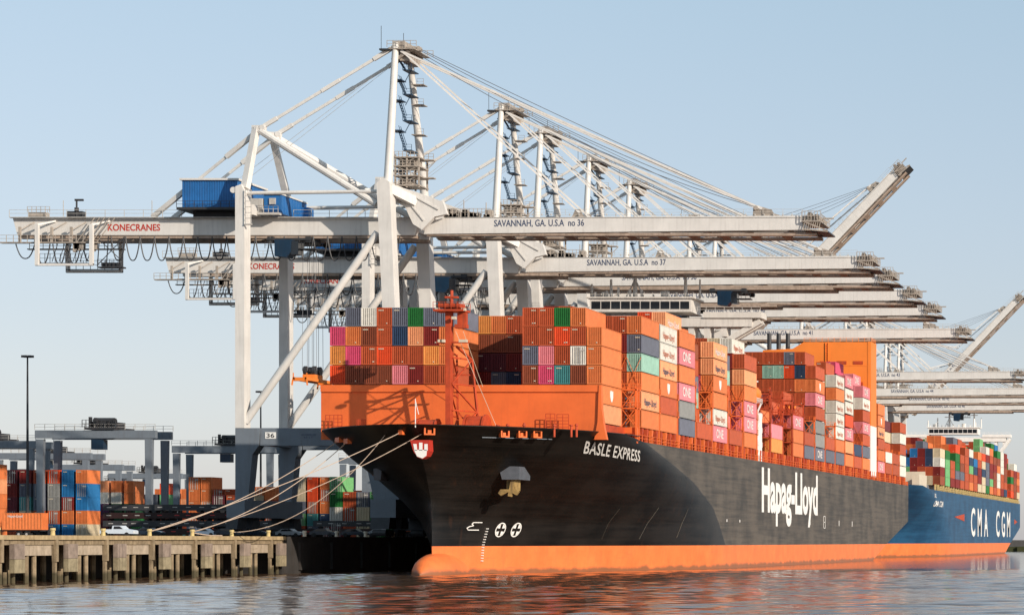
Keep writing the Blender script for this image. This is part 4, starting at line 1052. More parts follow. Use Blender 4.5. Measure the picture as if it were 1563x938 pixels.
        mb = MB(); a = Vector((-176.0,y1,77.6)); bq = Vector((-195.6,GN if y1<438 else GF,63.1)); mb.bar(a,bq,.3,.45); mb.bar(a,a.lerp(bq,.28),.6,.75); mb.bar(a.lerp(bq,.62),bq,.6,.8); B(mb,'rear_stay','crane')
    mb = MB(); mb.bar((-175.6,N1-.6,78.2),(-175.6,N2+.6,78.2),.8,.8); B(mb,'top_cross_beam','crane')
    mb = MB(); mb.box(-152.0,-147.4,N1-.8,N2+.8,92.45,92.6); mb.box(-151.6,-149.4,N1,N2,92.7,94.0); mb.rail((-152.2,N1-1,92.7),(-147,N1-1,92.7),1.2,.9,.09); mb.rail((-152.2,N2+1,92.7),(-147,N2+1,92.7),1.2,.9,.09)
    for k in range(7): x = -151.5+k*.72; mb.tube((x,N1+.5,92.8),(x,N1+1.6,92.8),.45,n=8)
    mb.box(-150.4,-148.9,N1+.4,N2-.4,90.6,92.2); mb.bar((-150.6,N1+.3,91),(-148.6,N1,92.3),.5); mb.bar((-150.6,N2-.3,91),(-148.6,N2,92.3),.5); B(mb,'mast_head','crane_dirty')
    mb = MB(); mb.tube((-153.4,N1-.5,92.6),(-153.4,N1-.5,96.6),.05,n=5); mb.box(-153.6,-152,N1-1,N1,92.2,92.5); mb.tube((-149.6,N1,94),(-149.6,N1,95.4),.05,n=5); B(mb,'lightning_rod','dark')
    # zig-zag stairs between the mast legs
    mb = MB(); yy = 437.5
    for a,bq in ((92.6,108),(124,145),(155,185),(201,230),(262,278)):
        z0 = PZ(a,yy); z1 = PZ(bq,yy); x0 = PX(610,yy); x1 = PX(619.5,yy)
        for o_f in (-.5,.5): mb.bar((x0,yy+o_f,z0),(x1,yy+o_f,z1),.14); mb.bar((x0,yy+o_f,z0+1),(x1,yy+o_f,z1+1),.09)
        for k in range(7): t = (k+.5)/7; mb.box(x0+(x1-x0)*t-.15,x0+(x1-x0)*t+.15,yy-.5,yy+.5,z0+(z1-z0)*t-.04,z0+(z1-z0)*t+.04)
        mb.box(x0-.9,x0+.9,yy-1.8,yy+.8,z0-.1,z0+.06); mb.box(x1-.3,x1+1.3,yy-.8,yy+3,z1-.1,z1+.06); mb.rail((x1-.3,yy-.8,z1),(x1+1.3,yy-.8,z1),1,.8,.07)
        mb.bar((x1+.9,yy,z1),(x0+.9,yy+.4,z1-1.8),.09)
    B(mb,'mast_stairs','darkblue')
    for a in (124,155,201):
        mb = MB(); z = PZ(a,yy); mb.box(-150.4,-148.2,N2-.6,N2+1.6,z-.1,z+.04); mb.rail((-149.4,N2-.6,z),(-148.2,N2-.6,z),1,.6,.06)
        B(mb,'mast_landing','crane_dirty')
    # machinery tower at the mast foot
    mb = MB(); X0,X1 = -151.6,-147.4; Y0,Y1 = DN+5.5,DN+10
    for x in (X0,X1,(X0+X1)/2):
        for y in (Y0,Y1): mb.box(x-.14,x+.14,y-.14,y+.14,68.2,74)
    for k,z in enumerate((68.6,70.3,72.0,73.6)):
        mb.box(X0-.2,X1+.2,Y0-.3,Y1+.3,z-.12,z+.1); mb.rail((X0,Y0-.3,z),(X1,Y0-.3,z),1,.7,.09)
        if k<3: mb.bar((X0,Y0,z),(X1,Y0,z+1.7),.12); mb.bar((X1,Y0,z),(X0,Y0,z+1.7),.12)
    mb.box(X0+.4,X1-.6,Y0+1,Y1-1,72.1,73.2); mb.box(X0+.4,X1-1.8,Y0+1,Y1-1,68.7,69.8); mb.box(X1,X1+1.8,Y1-2,Y1-.6,73.4,73.6); mb.box(X1,X1+1.8,Y1-2,Y1-.6,70.2,70.4); mb.rail((X1,Y1-2,73.6),(X1+1.8,Y1-2,73.6),1,.7,.08); mb.bar((X1,Y1-1,71.6),(X1+1.8,Y1-1,73.4),.12)
    B(mb,'machinery_tower','crane_dirty')
    # curved shoulder brackets carrying the boom hinge
    for y in (GN-2.2,GF+1.8):
        mb = MB(); mb.prism([(-151.2,68.4),(-147.6,67.3),(-142.9,65.6),(-142.2,63.4),(-144.4,62.9),(-146.6,60.6),(-148.2,61.6),(-149.6,64.6),(-151.0,65.6)],y,y+1.2); mb.bar((-150.4,y-.12,67.4),(-146.2,y-.12,62.2),.16,.25); mb.bar((-150.2,y-.12,67.8),(-143.6,y-.12,64.2),.16,.25); B(mb,'hinge_bracket','crane')
    B(MB().bar((-151.3,DN+1.5,67.4),(-148.0,GN-1.8,65.6),1.4,1.6),'shoulder_strut','crane'); B(MB().bar((-151.3,DF+1.2,67.4),(-148.0,GF+2.4,65.6),1.4,1.6),'shoulder_strut','crane')
    # boom: hinge at (-147.4, 61.4)
    hz = 61.6; HG = Vector((-146.6, (GN+GF)/2, hz))
    m = MB(); tipx = -79.2
    for y in (GN,GF): m.prism([(-146.4,62.3),(-143.2,63.0),(tipx,63.4),(tipx,60.85),(-147.0,60.1)],y,y+1.45)
    for i in range(9): x = -143+i*7.6; m.box(x,x+.8,GN+1.45,GF,61.0,61.6)
    boom = B(m,'boom','crane',c,origin=HG)
    m = MB(); m.box(-146.6,tipx+2.4,GN+.25,GN+1.9,59.82,60.3); m.box(-146.6,tipx+2.4,GF-.4,GF+1.2,59.82,60.3); m.box(-146.6,tipx+1,GN+1.9,GN+2.2,60.6,60.8)
    for i in range(12): x = -145+i*5.6; m.box(x,x+1.6,GN+2.21,GF-.41,59.9,60.2)
    B(m,'trolley_rail','underside',boom,origin=HG)
    m = MB(); m.box(-143,tipx,GN-.8,GN-.02,63.42,63.55) if False else None
    for i in range(38): x = -142.5+i*1.66; m.box(x-.09,x+.09,GN-.1,GN+.25,63.42,63.72)
    m.box(-143.2,tipx,GN-.09,GN-.03,63.0,63.12)
    m.rail((-143,GN+.2,63.42),(tipx,GN+.2,63.46),1.1,3.4,.06); m.rail((-143,GF+1.2,63.42),(tipx,GF+1.2,63.46),1.1,3.4,.06)
    B(m,'boom_railing','rail',boom,origin=HG)
    m = MB()   # clutter near the hinge
    random.seed(11)
    for i in range(26): x = -143.6+random.random()*7.5; m.box(x,x+.5+random.random()*.8,GN+.1,GN+1.2,63.1,63.6+random.random()*1.0)
    m.rail((-144,GN-.4,63.3),(-135,GN-.4,63.3),1.3,.7,.09); m.tube((-140,GN+.5,63.3),(-140,GN+.5,66.2),.08); m.tube((-136,GN+.5,63.3),(-136,GN+.5,65.8),.08); m.tube((-141.8,GN,64.2),(-141.8,GN+1.2,64.2),.6,n=10)
    B(m,'hinge_machinery','crane_dirty',boom,origin=HG)
    m = MB(); z = 63.5   # tip platform
    m.box(tipx,tipx+3.4,GN-.8,GF+2.2,62.2,62.4); m.box(tipx+.3,tipx+2.6,GN-.4,GF+1.6,60.6,60.9); m.bar((tipx+.2,GN-.6,62.3),(tipx+4.6,GN-.6,60.6),.22); m.bar((tipx+.2,GN-.6,60.9),(tipx+4.6,GN-.6,60.5),.22)
    m.box(tipx+.2,tipx+3.0,GN,GF+1.2,62.4,63.3); m.rail((tipx,GN-.8,62.4),(tipx+3.4,GN-.8,62.4),1.7,.55,.1); m.rail((tipx+3.4,GN-.8,62.4),(tipx+3.4,GF+2.2,62.4),1.2,1,.09)
    m.box(tipx+3.4,tipx+5.4,GN+1,GN+1.3,62.9,63.15); m.tube((tipx+1.4,GN-.5,63.5),(tipx+1.4,GN+1.0,63.5),.5,n=9); m.tube((tipx+2.6,GN-.5,63.2),(tipx+2.6,GN+1,63.2),.45,n=9)
    for k in range(8): x = tipx+.2+k*.4; m.bar((x,GN-.7,60.7),(x+.3,GN-.6,62.3),.09)
    B(m,'tip_platform','crane_dirty',boom,origin=HG)
    m = MB(); m.box(tipx+1.5,tipx+4.5,GN-.5,GF+1.5,60.5,60.75); B(m,'tip_bumper','dark',boom,origin=HG)
    ax = -86.6
    for y in (GN+.6,GF+.8): m = MB(); m.prism([(ax-1.6,63.4),(ax+2.4,63.4),(ax+1.8,64.5),(ax-.6,65.2),(ax-1.5,64.9)],y-.2,y+.2); m.tube((ax-1,y-.6,64.8),(ax-1,y+.6,64.8),.42,n=8); B(m,'stay_anchor','crane_dirty',boom,origin=HG)
    for y in (GN+.6,GF+.8): m = MB(); m.prism([(-120.6,63.2),(-118.4,63.2),(-119.2,64.6),(-120,64.6)],y-.2,y+.2); B(m,'stay_anchor','crane_dirty',boom,origin=HG)
    text_obj('lettering', f'SAVANNAH, GA. U.S.A  no {number}', lambda a,bb: (-134.4+16.1*a, GN-.03, 61.45+.115*a+1.2*bb), 'ink', boom, .014, origin=HG)
    text_obj('lettering','KONECRANES', lambda a,bb: (-203.6+9.4*a, GN-.03, 60.7+1.2*bb), 'red_letter', c, .022, origin=ORG)
    if boom_up: boom.rotation_euler.y = -R(46)
    rot = Matrix.Rotation(-R(46),3,'Y') if boom_up else Matrix.Identity(3)
    def bp(v): return HG + rot@(Vector(v)-HG)
    # fore stays
    for y1,yg in ((N1,GN+.6),(N2,GF+.8)):
        top = Vector((-149.6,y1,92.0)); e1 = bp((-119.6,yg,64.3)); e2 = bp((-87.0,yg,64.9))
        for e, nm in ((e1,'inner_fore_stay'),(e2,'outer_fore_stay')):
            mb = MB()
            if boom_up:
                mid = (top+e)/2; mid.z -= (top-e).length*.12+4; mid.x += 2
                segs = [(top,mid),(mid,e)]
            else: segs = [(top,e)]
            for a,bq in segs:
                mb.bar(a,bq,.5,.32)
                nn = 4 if nm[0]=='o' else 2
                for k in range(nn+1): q_ = a.lerp(bq,k/nn if nn else 0); mb.bar(q_-(bq-a).normalized()*.5,q_+(bq-a).normalized()*.5,.55,.42)
            B(mb,nm,'crane')
    mb = MB(); e = bp((-87.4,GN+.6,65.2))
    for k,(dy,sag,dz) in enumerate(((0,.35,.6),(1.2,1.0,.4),(2.4,1.8,0),(3.6,2.6,-.5))):
        a = Vector((-147.8,N1+1+dy,92.6+dz)); bq = e+Vector((0,dy,0)); mb.path([a.lerp(bq,t/10)-Vector((0,0,sag*4*(t/10)*(1-t/10))) for t in range(11)],.06,n=4)
    B(mb,'hoist_rope','rope')
    mb = MB()
    for (a,bq) in (((-150.5,N1+2,92),(-188,GN,64)),((-150.5,N1+3,92),(-190,GF,64))): mb.path([a,bq],.035,n=4)
    B(mb,'rear_rope','rail')
    # trolley with the operator's cabin
    tx = trolley_x
    m = MB(); m.box(tx-4,tx+4,GN-.8,GN+.4,58.9,59.3); m.box(tx-4,tx+4,GF+1,GF+2.2,58.9,59.3); m.box(tx-.5,tx+.5,GN+.4,GF+1,58.9,59.3); m.box(tx-3,tx+3,GN+1.8,GF-.4,59.3,60.4)
    for x in (tx-3.4,tx+3.4): m.box(x-.5,x+.5,GN-.6,GN+.2,58.6,59.6); m.box(x-.5,x+.5,GF+1.4,GF+2.2,58.6,59.6)
    for k in range(5): m.tube((tx-3+k*1.5,GN+2.5,59),(tx-3+k*1.5,GF-1,59),.4,n=8)
    m.rail((tx-4,GN-1.4,59.3-1.9),(tx+5,GN-1.4,59.3-1.9),1.1,1,.08); m.box(tx+2.4,tx+5,GN-1.4,GN+1,57.2,57.4)
    tr = B(m,'trolley','dark')
    B(MB().prism([(tx-1.9,59.0),(tx+1.2,59.0),(tx+1.2,56.4),(tx-.2,55.6),(tx-1.9,55.9)],GN-1.9,GN+.6) if False else MB().prism([(tx-1.9,58.85),(tx+1.1,58.85),(tx+1.0,56.6),(tx+.2,55.7),(tx-1.9,55.9)],GN-2.4,GN+.4),'operator_cabin','cabin_blue',tr)
    B(MB().box(tx+1.0,tx+2.3,GN-2.3,GN+.2,56.2,58.6),'cabin_window','glass',tr)
    return c
c36 = crane(36, 'nearest ship-to-shore crane, lettered no 36, tallest and leftmost white crane', trolley_x=-170.9)
cm = childmap()
proto36_kids = cm
# number plates on the portal
mb = MB(); p = P(404.5,669,DN+.2); q_ = P(421,659,DN+.2); mb.box(p.x,q_.x,DN-.03+.3-.06,DN+.299,p.z,q_.z); plate = mb.build('number_plate','white',c36,ORG)
text_obj('number','36', lambda a,b: (p.x+.25+1.4*a, DN+.2, p.z+.2+.78*b), 'dark', plate, .02, origin=ORG)
text_obj('notice','SAFE WORKING LOAD', lambda a,b: (PX(459,DN)+2.6*a, DN+.27, PZ(664,DN)+.28*b), 'ink', c36, .01, origin=ORG)
text_obj('notice','65 LT', lambda a,b: (PX(463,DN)+1.6*a, DN+.27, PZ(668,DN)+.28*b), 'ink', c36, .01, origin=ORG)
def crane_copy(dd, number, label, tx=None):
    c = c36.copy(); COL.objects.link(c); c.location = ORG+Vector((0,dd,0)); c['label'] = label
    for ch in cm[c36.name]:
        nch = ch.copy(); COL.objects.link(nch); nch.parent = c
        if ch.name.startswith('trolley') and tx is not None: nch.location.x += tx
        for g in cm.get(ch.name, []):
            if g.name.startswith('lettering'):
                HG = WORLD[ch.name]
                t = text_obj('lettering', f'SAVANNAH, GA. U.S.A  no {number}', lambda a,bb: (-134.4+16.1*a, GN-.03, 61.45+.115*a+1.2*bb), 'ink', None, .014, origin=HG)
                t.parent = nch; t.location = (0,0,0); continue
            ng = g.copy(); COL.objects.link(ng); ng.parent = nch
    return c
crane_copy(61.7, 37, 'second nearest ship-to-shore crane, boom lettered no 37 just below boom 36', 8)
crane_copy(89.6, 38, 'third ship-to-shore crane, boom lettered no 38 with a blue cabin out over the ship', 59.5)
crane_copy(128, 39, 'fourth ship-to-shore crane, boom lettered no 39 right above the bridge of the black ship', 40)
crane_copy(165, 40, 'fifth ship-to-shore crane, boom lettered no 40 ending just above boom 41', 30)
crane_copy(231, 41, 'sixth ship-to-shore crane, boom lettered no 41 passing right over the orange funnel', 12)
crane_copy(400, 43, 'ship-to-shore crane lettered no 43, uppermost of four far booms right of the funnel', 3)
crane_copy(490, 44, 'ship-to-shore crane lettered no 44, second of four far booms right of the funnel', 20)
crane_copy(540, 45, 'ship-to-shore crane lettered no 45, third of four far booms right of the funnel', 10)
crane_copy(594, 46, 'farthest level-boomed ship-to-shore crane, no 46, its boom right above the bridge of the blue ship', 50)
# raised-boom variant
cu = crane(42, 'ship-to-shore crane with its boom raised steeply above the end of boom 37', boom_up=True)
cu.location = ORG+Vector((0,262,0))
cu2 = None
cm2 = childmap()
cu2 = cu.copy(); COL.objects.link(cu2); cu2.location = ORG+Vector((0,632,0)); cu2['label'] = 'farthest ship-to-shore crane, raised boom cut off by the right edge of the photo'
for ch in cm2[cu.name]:
    n_ = ch.copy(); COL.objects.link(n_); n_.parent = cu2
    for g in cm2.get(ch.name, []): k_ = g.copy(); COL.objects.link(k_); k_.parent = n_

# container spreader hanging from the nearest crane
sx, sy = PX(477,441), 435.0; szb = PZ(583,441)
sp = empty('container_spreader', (sx,sy,szb), 'orange container spreader with sheaves hanging on ropes left of the foremost containers', 'spreader')
mb = MB()
for x in (-1.1,1.1): mb.box(sx+x-.2,sx+x+.2,sy,sy+12.2,szb,szb+.55)
for y in (0,11.7): mb.box(sx-1.2,sx+1.2,sy+y,sy+y+.5,szb-.15,szb+.5)
for y in (4,7.6): mb.box(sx-1.0,sx+1.0,sy+y,sy+y+.6,szb,szb+1.0)
mb.box(sx-1.1,sx+1.1,sy+4.2,sy+8,szb+.55,szb+1.3)
for x in (-1.2,1.2):
    for y in (0,11.9): mb.bar((sx+x,sy+y,szb+.2),(sx+x*1.15,sy+y,szb-.9),.22)
    for y in (.2,12): mb.bar((sx+x,sy+y,szb+.4),(sx+x,sy+y,szb+1.3),.15)
mb.build('spreader_frame','funnel_orange',sp,(sx,sy,szb))
for x in (-.8,.8):
    for y in (4.9,7.3): MB().tube((sx+x-.25,sy+y,szb+2.0),(sx+x+.25,sy+y,szb+2.0),.85,n=14).build('sheave','dark',sp,(sx,sy,szb))
mb = MB()
for x in (-1.3,-.4,.5,1.3):
    for y in (4.6,7.6): mb.path([(sx+x,sy+y,szb+2),(sx+x*.9,sy+y,59)],.04,n=4)
mb.build('hoist_rope','rope',sp,(sx,sy,szb))

# ------------------------------------------------------------------ mooring ropes
def rope(px0, py0, side, d1, label, sag, ex=QX-.35):
    r = on_hull(BASLE, px0, py0, side); print('rope', r)
    if r: a = Vector((BASLE.cx+side*(BASLE.hb(*r)+.1), r[0], r[1]))
    else: a = P(px0,py0,363)
    b = Vector((ex,d1,QZ+.6)); n = 24
    pts = [a.lerp(b,i/n)-Vector((0,0,sag*4*(i/n)*(1-i/n))) for i in range(n+1)]
    mb = MB(); mb.path(pts,.06,n=6)
    tag(mb.build('mooring_rope','mooring',None,tuple(b),True), label, 'rope', 'mooring ropes from the bow of the black ship')
b0, b1, b2, b3 = 335.0, 348.6, 362.2, 375.8
rope(614,659,-1,b0,'mooring rope from the small lead left of the crest, ending at the bollard farthest left',.8)
rope(640,662,1,b1,'long straight mooring rope from the orange lead by the crest to the second bollard',1.2)
rope(590,664,-1,b2,'mooring rope sagging deeply in a curve down to the bollard near the wharf end',3.6)
rope(519,671,-1,b0+.5,'mooring rope from the leftmost of two leads at the bow edge',1.6)
rope(532,673,-1,b1+.3,'mooring rope from the right one of two leads at the bow edge',1.9)
mb = MB(); mb.path([(QX-.35,b1,QZ+.5),(QX-.2,b1+3,QZ+.25),(QX-.3,b1+6,QZ+.1),(QX-.3,b1+10,QZ+.1)],.08); tag(mb.build('slack_rope','mooring'),'short slack rope end lying along the wharf edge right of a bollard','rope')

# ------------------------------------------------------------------ yard: lamp posts, gantries, stacks, vehicles
def lamp(px, d, ytop, label):
    x = PX(px,d); zt = PZ(ytop,d); r = empty('street_lamp',(x,d,QZ),label,'lamp post','tall yard lamp posts')
    MB().tube((x,d,QZ),(x,d,zt),.34,.16,8).build('pole','dark',r,(x,d,QZ))
    mb = MB()
    for k in range(8): a = k*math.pi/4; mb.box(x+math.cos(a)*1.0-.25,x+math.cos(a)*1.0+.25,d+math.sin(a)*.8-.2,d+math.sin(a)*.8+.2,zt-.3,zt+.12)
    mb.tube((x,d,zt-.2),(x,d,zt+.1),.9,n=10); mb.build('lamp_head','dark',r,(x,d,QZ))
lamp(42,505,543,'tall dark lamp post in front of the container stacks at far left')
lamp(398,620,597,'dark lamp post seen between the legs of the nearest white crane')
# rubber-tyred gantries
def rtg(x0, d, label):
    span = 25.9; r = empty('yard_gantry_crane',(x0,d,QZ),label,'gantry crane','rubber-tyred gantry cranes in the yard'); O = (x0,d,QZ)
    zt = QZ+21.2
    for y in (d,d+7.6):
        MB().box(x0,x0+span,y,y+1.2,zt+.2,zt+1.9).build('main_beam','crane_grey',r,O)
        for x in (x0+.2,x0+span-2.3):
            MB().prism([(x,zt),(x+1.6,zt),(x+1.3,QZ+2.4),(x+.2,QZ+2.4)],y+.1,y+1.1).build('leg','crane_grey',r,O)
    for x in (x0+.3,x0+span-2.1):
        MB().box(x,x+1.8,d-1.6,d+10.4,QZ+1.5,QZ+2.39).build('sill_beam','crane_grey',r,O)
        for y in (d-.6,d+1.4,d+7.2,d+9.2): MB().tube((x+.4,y,QZ+.8),(x+1.4,y,QZ+.8),.8,n=12).build('wheel','tyre',r,O)
    mb = MB(); mb.rail((x0,d,zt+2),(x0+span,d,zt+2),1.2,2,.09); mb.build('railing','rail',r,O); mb = MB(); mb.rail((x0,d+8.8,zt+2),(x0+span,d+8.8,zt+2),1.2,2,.09)
    mb.build('railing','rail',r,O); mb = MB(); mb.rail((x0+span-1,d+1.2,QZ+3),(x0+span-1,d+7.4,QZ+3),1.1,1.5,.1); mb.build('railing','rail',r,O)
    tx = x0+span*.42
    mb = MB(); mb.box(tx,tx+6.5,d-.4,d+9,zt+2.05,zt+2.5); mb.box(tx+.8,tx+5.2,d+1,d+7.5,zt+2.5,zt+3.8); mb.tube((tx+1,d+2,zt+4),(tx+5.4,d+2,zt+4),.7,n=10); mb.rail((tx-.5,d-.4,zt+2.5),(tx+7,d-.4,zt+2.5),1.6,.8,.12)
    for k in range(8): q = random.random()*6; mb.box(tx+q,tx+q+.5,d+.2,d+.9,zt+2.5,zt+3.2+random.random()*1.6)
    t = mb.build('trolley','dark',r,O); MB().box(tx+1,tx+3.6,d+.5,d+2.6,zt-2.2,zt-.1).build('operator_cabin','cabin_blue',t,O)
    mb = MB()
    for k in range(7): mb.bar((x0+span-2.6,d+1.4,QZ+3+k*2.6),(x0+span-2.6,d+4.6,QZ+5.4+k*2.6),.2)
    mb.build('stairs','crane_dirty',r,O)
    return r
r1 = rtg(PX(53,525),525,'grey rubber-tyred gantry crane spanning the blue and orange stacks at left')
cmr = childmap()
def rtg_copy(px, d, label, z=0):
    x0 = PX(px,d); c = copy_tree(r1,None,cmr); c.location = (x0,d,QZ+z); c['label'] = label
rtg_copy(262,611,'grey yard gantry crane just left of the nearest white crane, over orange containers')
rtg_copy(-112,580,'grey yard gantry crane cut off by the left edge of the photo')
rtg_copy(517,698,'distant yard gantry crane partly behind the bow between the grey crane legs')
rtg_copy(60,760,'distant yard gantry crane seen under the beam of the left gantry')
rtg_copy(-30,900,'farthest pale yard gantry crane low on the horizon at left')
rtg_copy(120,980,'faint distant yard gantry crane left of the second big gantry, above container tops')
rtg_copy(-8,660,'mid-distance yard gantry crane crossing behind the tall left lamp post')
rtg_copy(165,860,'distant yard gantry crane low between the two large left gantries')

G3 = 'containers stacked in the yard behind the wharf'
def yard(px0, d, ncol, rows, name, length=LEN, pitch=2.6, sides=None, tier=2.92):
    x0 = PX(px0,d)
    n = len(rows)
    for i, row in enumerate(rows):
        t = n-1-i
        for c_, cl in enumerate(row):
            if not cl: continue
            container(cl, x0+1.22+pitch*c_, d, QZ+tier*t, f'{CC[cl][0]} container, {ORD[c_]} from left, {ORD[t]} tier, {name}', G3, (('doors',) if (c_+i)%3==0 else ('codeleft',)) if d < 600 else (), length=length, fine=d<600)
yard(8, 527, 6, [['maroon','darkred','rust','redorange','blue','orange'],['darkred','slate','slate','grey','blue','blue'],['maroon','teal','slate','grey','darkred','blue'],
   ['maroon','cream','rust','rust','orange','orange'],['rust','rust','slate','blue','blue','cream']], 'big stack below the left gantry', 6.06, 3.05)
yard(-56, 480, 1, [['orange'],['peach'],['orange'],['orange'],['orange']], 'stack at the left photo edge', LEN, 2.6)
yard(150, 622, 3, [['peach','orange','orange'],['white','white','orange'],['purple','darkgreen','darkgreen'],['maroon','darkgreen','green'],['maroon','rust','green']], 'orange-topped stack between gantries', 6.06, 3.3)
yard(207, 650, 3, [[None,None,'redorange'],['slate','slate','lime'],['darkgreen','darkgreen','lime'],['darkgreen','maroon','redorange'],['rust','rust','rust']], 'green stack between gantries', 6.06, 3.2)
yard(288, 560, 4, [['orange','orange',None,None],['orange','orange','rust','rust'],['orange','peach','grey','blue'],['orange','orange','rust','rust'],['slate','rust','slate','rust']], 'orange stack left of the white crane', 6.06, 2.75, tier=2.75)
yard(324, 505, 3, [['maroon','rust','cream'],['orange','darkred','orange'],['rust','orange','orange']], 'low stack beside the grey crane leg', 6.06, 2.9)
yard(450, 585, 3, [['cream','redorange','orange'],['cream','redorange','rust'],['slate','rust','orange'],['lime','teal','navy'],['rust','slate','maroon']], 'stack between the grey crane legs', 6.06, 3.0)
yard(386, 560, 2, [['orange','orange'],['rust','rust'],['orange','rust'],['rust','slate']], 'stack seen inside the crane portal', 6.06, 2.7)
yard(503, 470, 4, [['lime',None,None,None],['green','rust','slate','lime'],['white','rust','cream','green'],['maroon','rust','cream','green']], 'green and rust stack under the bow', 6.06, 2.0*1.3, tier=2.9)
yard(540, 600, 5, [[None,'rust','orange','cream','rust'],['orange','maroon','white','orange','lime'],['lime','green','orange','rust','cream'],['rust','lime','green','white','rust'],['rust','lime','green','white','rust']], 'far stack behind the bow', 6.06, 2.7)
yard(236, 720, 6, [['orange','orange',None,'orange','orange',None],['orange','rust','orange','peach','orange','rust'],['rust','redorange','orange','rust','blue','rust'],['rust','white','green','rust','rust','blue'],['green','rust','orange','teal','rust','white']], 'far low stack behind the second gantry', 12.19, 2.6)

yard(388, 700, 9, [['orange','orange','rust',None,'orange','orange','rust','orange','orange'],['rust','orange','white','orange','rust','blue','orange','rust','orange'],['orange','green','rust','orange','orange','orange','rust','white','rust'],['rust']*9], 'far stack behind the portal of the nearest crane', 12.19, 2.6)
yard(-30, 640, 5, [['orange','orange','peach','rust','orange'],['rust','orange','blue','orange','rust'],['orange','rust','orange','white','orange'],['rust']*5,['rust']*5,['rust']*5], 'far stack at the left photo edge', 12.19, 2.6)
def wheel_mesh(mb, x, y, z, r, w): mb.tube((x,y-w/2,z),(x,y+w/2,z),r,n=14)
# trailer with an orange container, broadside
tx0 = PX(3,428); td = 428
tr = empty('container_trailer',(tx0,td,QZ),'flat trailer with twin wheels carrying an orange container at the far left of the wharf','trailer')
mb = MB(); mb.box(tx0-4,tx0+8.2,td+.5,td+.8,QZ+1.0,QZ+1.25); mb.box(tx0-4,tx0+8.2,td+1.7,td+2,QZ+1.0,QZ+1.25)
for k in range(7): mb.box(tx0-3.6+k*1.9,tx0-3.4+k*1.9,td+.3,td+2.2,QZ+1.02,QZ+1.2)
mb.box(tx0+7.9,tx0+8.2,td+.2,td+2.3,QZ+.5,QZ+1.3); mb.build('chassis','dark',tr,(tx0,td,QZ))
for x in (tx0+2.9,tx0+4.3):
    for y in (td+.3,td+2.2):
        w1 = MB().tube((x,y-.3,QZ+.5),(x,y+.3,QZ+.5),.5,n=14).build('wheel','tyre',tr,(tx0,td,QZ)); MB().tube((x,y-.32,QZ+.5),(x,y+.32,QZ+.5),.22,n=10).build('rim','rail',w1,(tx0,td,QZ))
o = container('orange', tx0, td+2.4, QZ+1.26, 'orange container loaded on the trailer at the far left of the wharf', G3, (), length=6.9, rot=-math.pi/2)
o.location.y = td+1.25
text_side = side_text_mesh('Hapag-Lloyd','logo_white',.42,2.6,2.2,1.0)
add_child(o,'logo',text_side)

def car(x, d, mat, label, pickup=False):
    r = empty('pickup_truck' if pickup else 'parked_car',(x,d,QZ),label,'pickup' if pickup else 'car',None if pickup else 'cars parked on the quay'); O = (x,d,QZ); z = QZ
    if pickup:
        L_ = 5.6; prof = [(0,.55),(0,1.15),(.15,1.25),(2.0,1.25),(2.15,1.85),(3.5,1.85),(4.1,1.3),(5.4,1.1),(5.6,.95),(5.6,.5)]
        win = [(2.3,1.3),(2.4,1.75),(3.35,1.75),(3.85,1.3)]
    else:
        L_ = 4.6; prof = [(0,.45),(0,.95),(.5,1.1),(1.2,1.5),(2.7,1.52),(3.4,1.05),(4.4,.9),(4.6,.7),(4.6,.4)]
        win = [(.9,1.08),(1.3,1.42),(2.6,1.44),(3.15,1.06)]
    mb = MB(); mb.prism([(x+a,z+b) for a,b in prof], d, d+1.85); mb.build('body',mat,r,O)
    MB().prism([(x+a,z+b) for a,b in win], d-.02, d+1.87).build('window','glass',r,O)
    for wx in (L_*.18,L_*.8):
        for y in (d+.12,d+1.73): MB().tube((x+wx,y-.14,z+.38),(x+wx,y+.14,z+.38),.38,n=14).build('wheel','tyre',r,O)
    MB().box(x+L_-.12,x+L_+.01,d+.1,d+.45,z+.7,z+.9).build('headlight','white',r,O); MB().box(x-.01,x+.06,d+.05,d+.35,z+.8,z+1.0).build('tail_light','red_light',r,O)
    return r
car(PX(152,405),405,'car_white','white pickup truck with dark windows parked side-on behind the wharf edge',True)
car(PX(204,412),412,'car_dark','dark car just right of the white pickup truck')
car(PX(290,430),430,'car_white','white car between dark cars and chassis stack, right of the leftmost rope')
car(PX(326,425),425,'car_dark','dark car below the low orange stack, between mooring ropes')
car(PX(366,432),432,'car_dark','dark car parked in front of the grey landside crane leg')
car(PX(420,440),440,'car_silver','grey car beneath the sill beam of the nearest white crane')
car(PX(472,436),436,'car_dark','dark car right of the curved mooring rope end')
car(PX(520,446),446,'car_dark','dark car below the green and rust stack under the bow')
car(PX(560,452),452,'car_silver','silver car in shade nearest the black bow')
# stacks of empty trailer chassis
def chassis(px, d, lvl, label):
    x = PX(px,d); z = QZ+.9+lvl*1.55; r = empty('trailer_chassis',(x,d,QZ),label,'trailer','empty chassis stacked behind the wharf'); O = (x,d,QZ)
    mb = MB(); mb.box(x,x+12.2,d+.6,d+.9,z,z+.4); mb.box(x,x+12.2,d+1.6,d+1.9,z,z+.4)
    for k in range(8): mb.box(x+k*1.7,x+k*1.7+.2,d,d+2.4,z+.05,z+.35)
    mb.box(x,x+12.2,d-.02,d+.1,z-.35,z+.75)
    for wx in (8.4,9.8): mb.tube((x+wx,d+.1,z-.3),(x+wx,d+2.3,z-.3),.5,n=10)
    mb.box(x+1,x+1.2,d+.5,d+2,z-1.1,z); mb.build('frame','dark' if lvl%2 else 'maroon_steel',r,O)
    mb = MB()
    for k in range(5): a = x+.5+k*2.4+random.random(); mb.box(a,a+.9,d-.05,d-.03,z+.15,z+.3)
    mb.build('reflector','rail' if px<200 or (px+lvl)%2 else 'red_light',r,O)
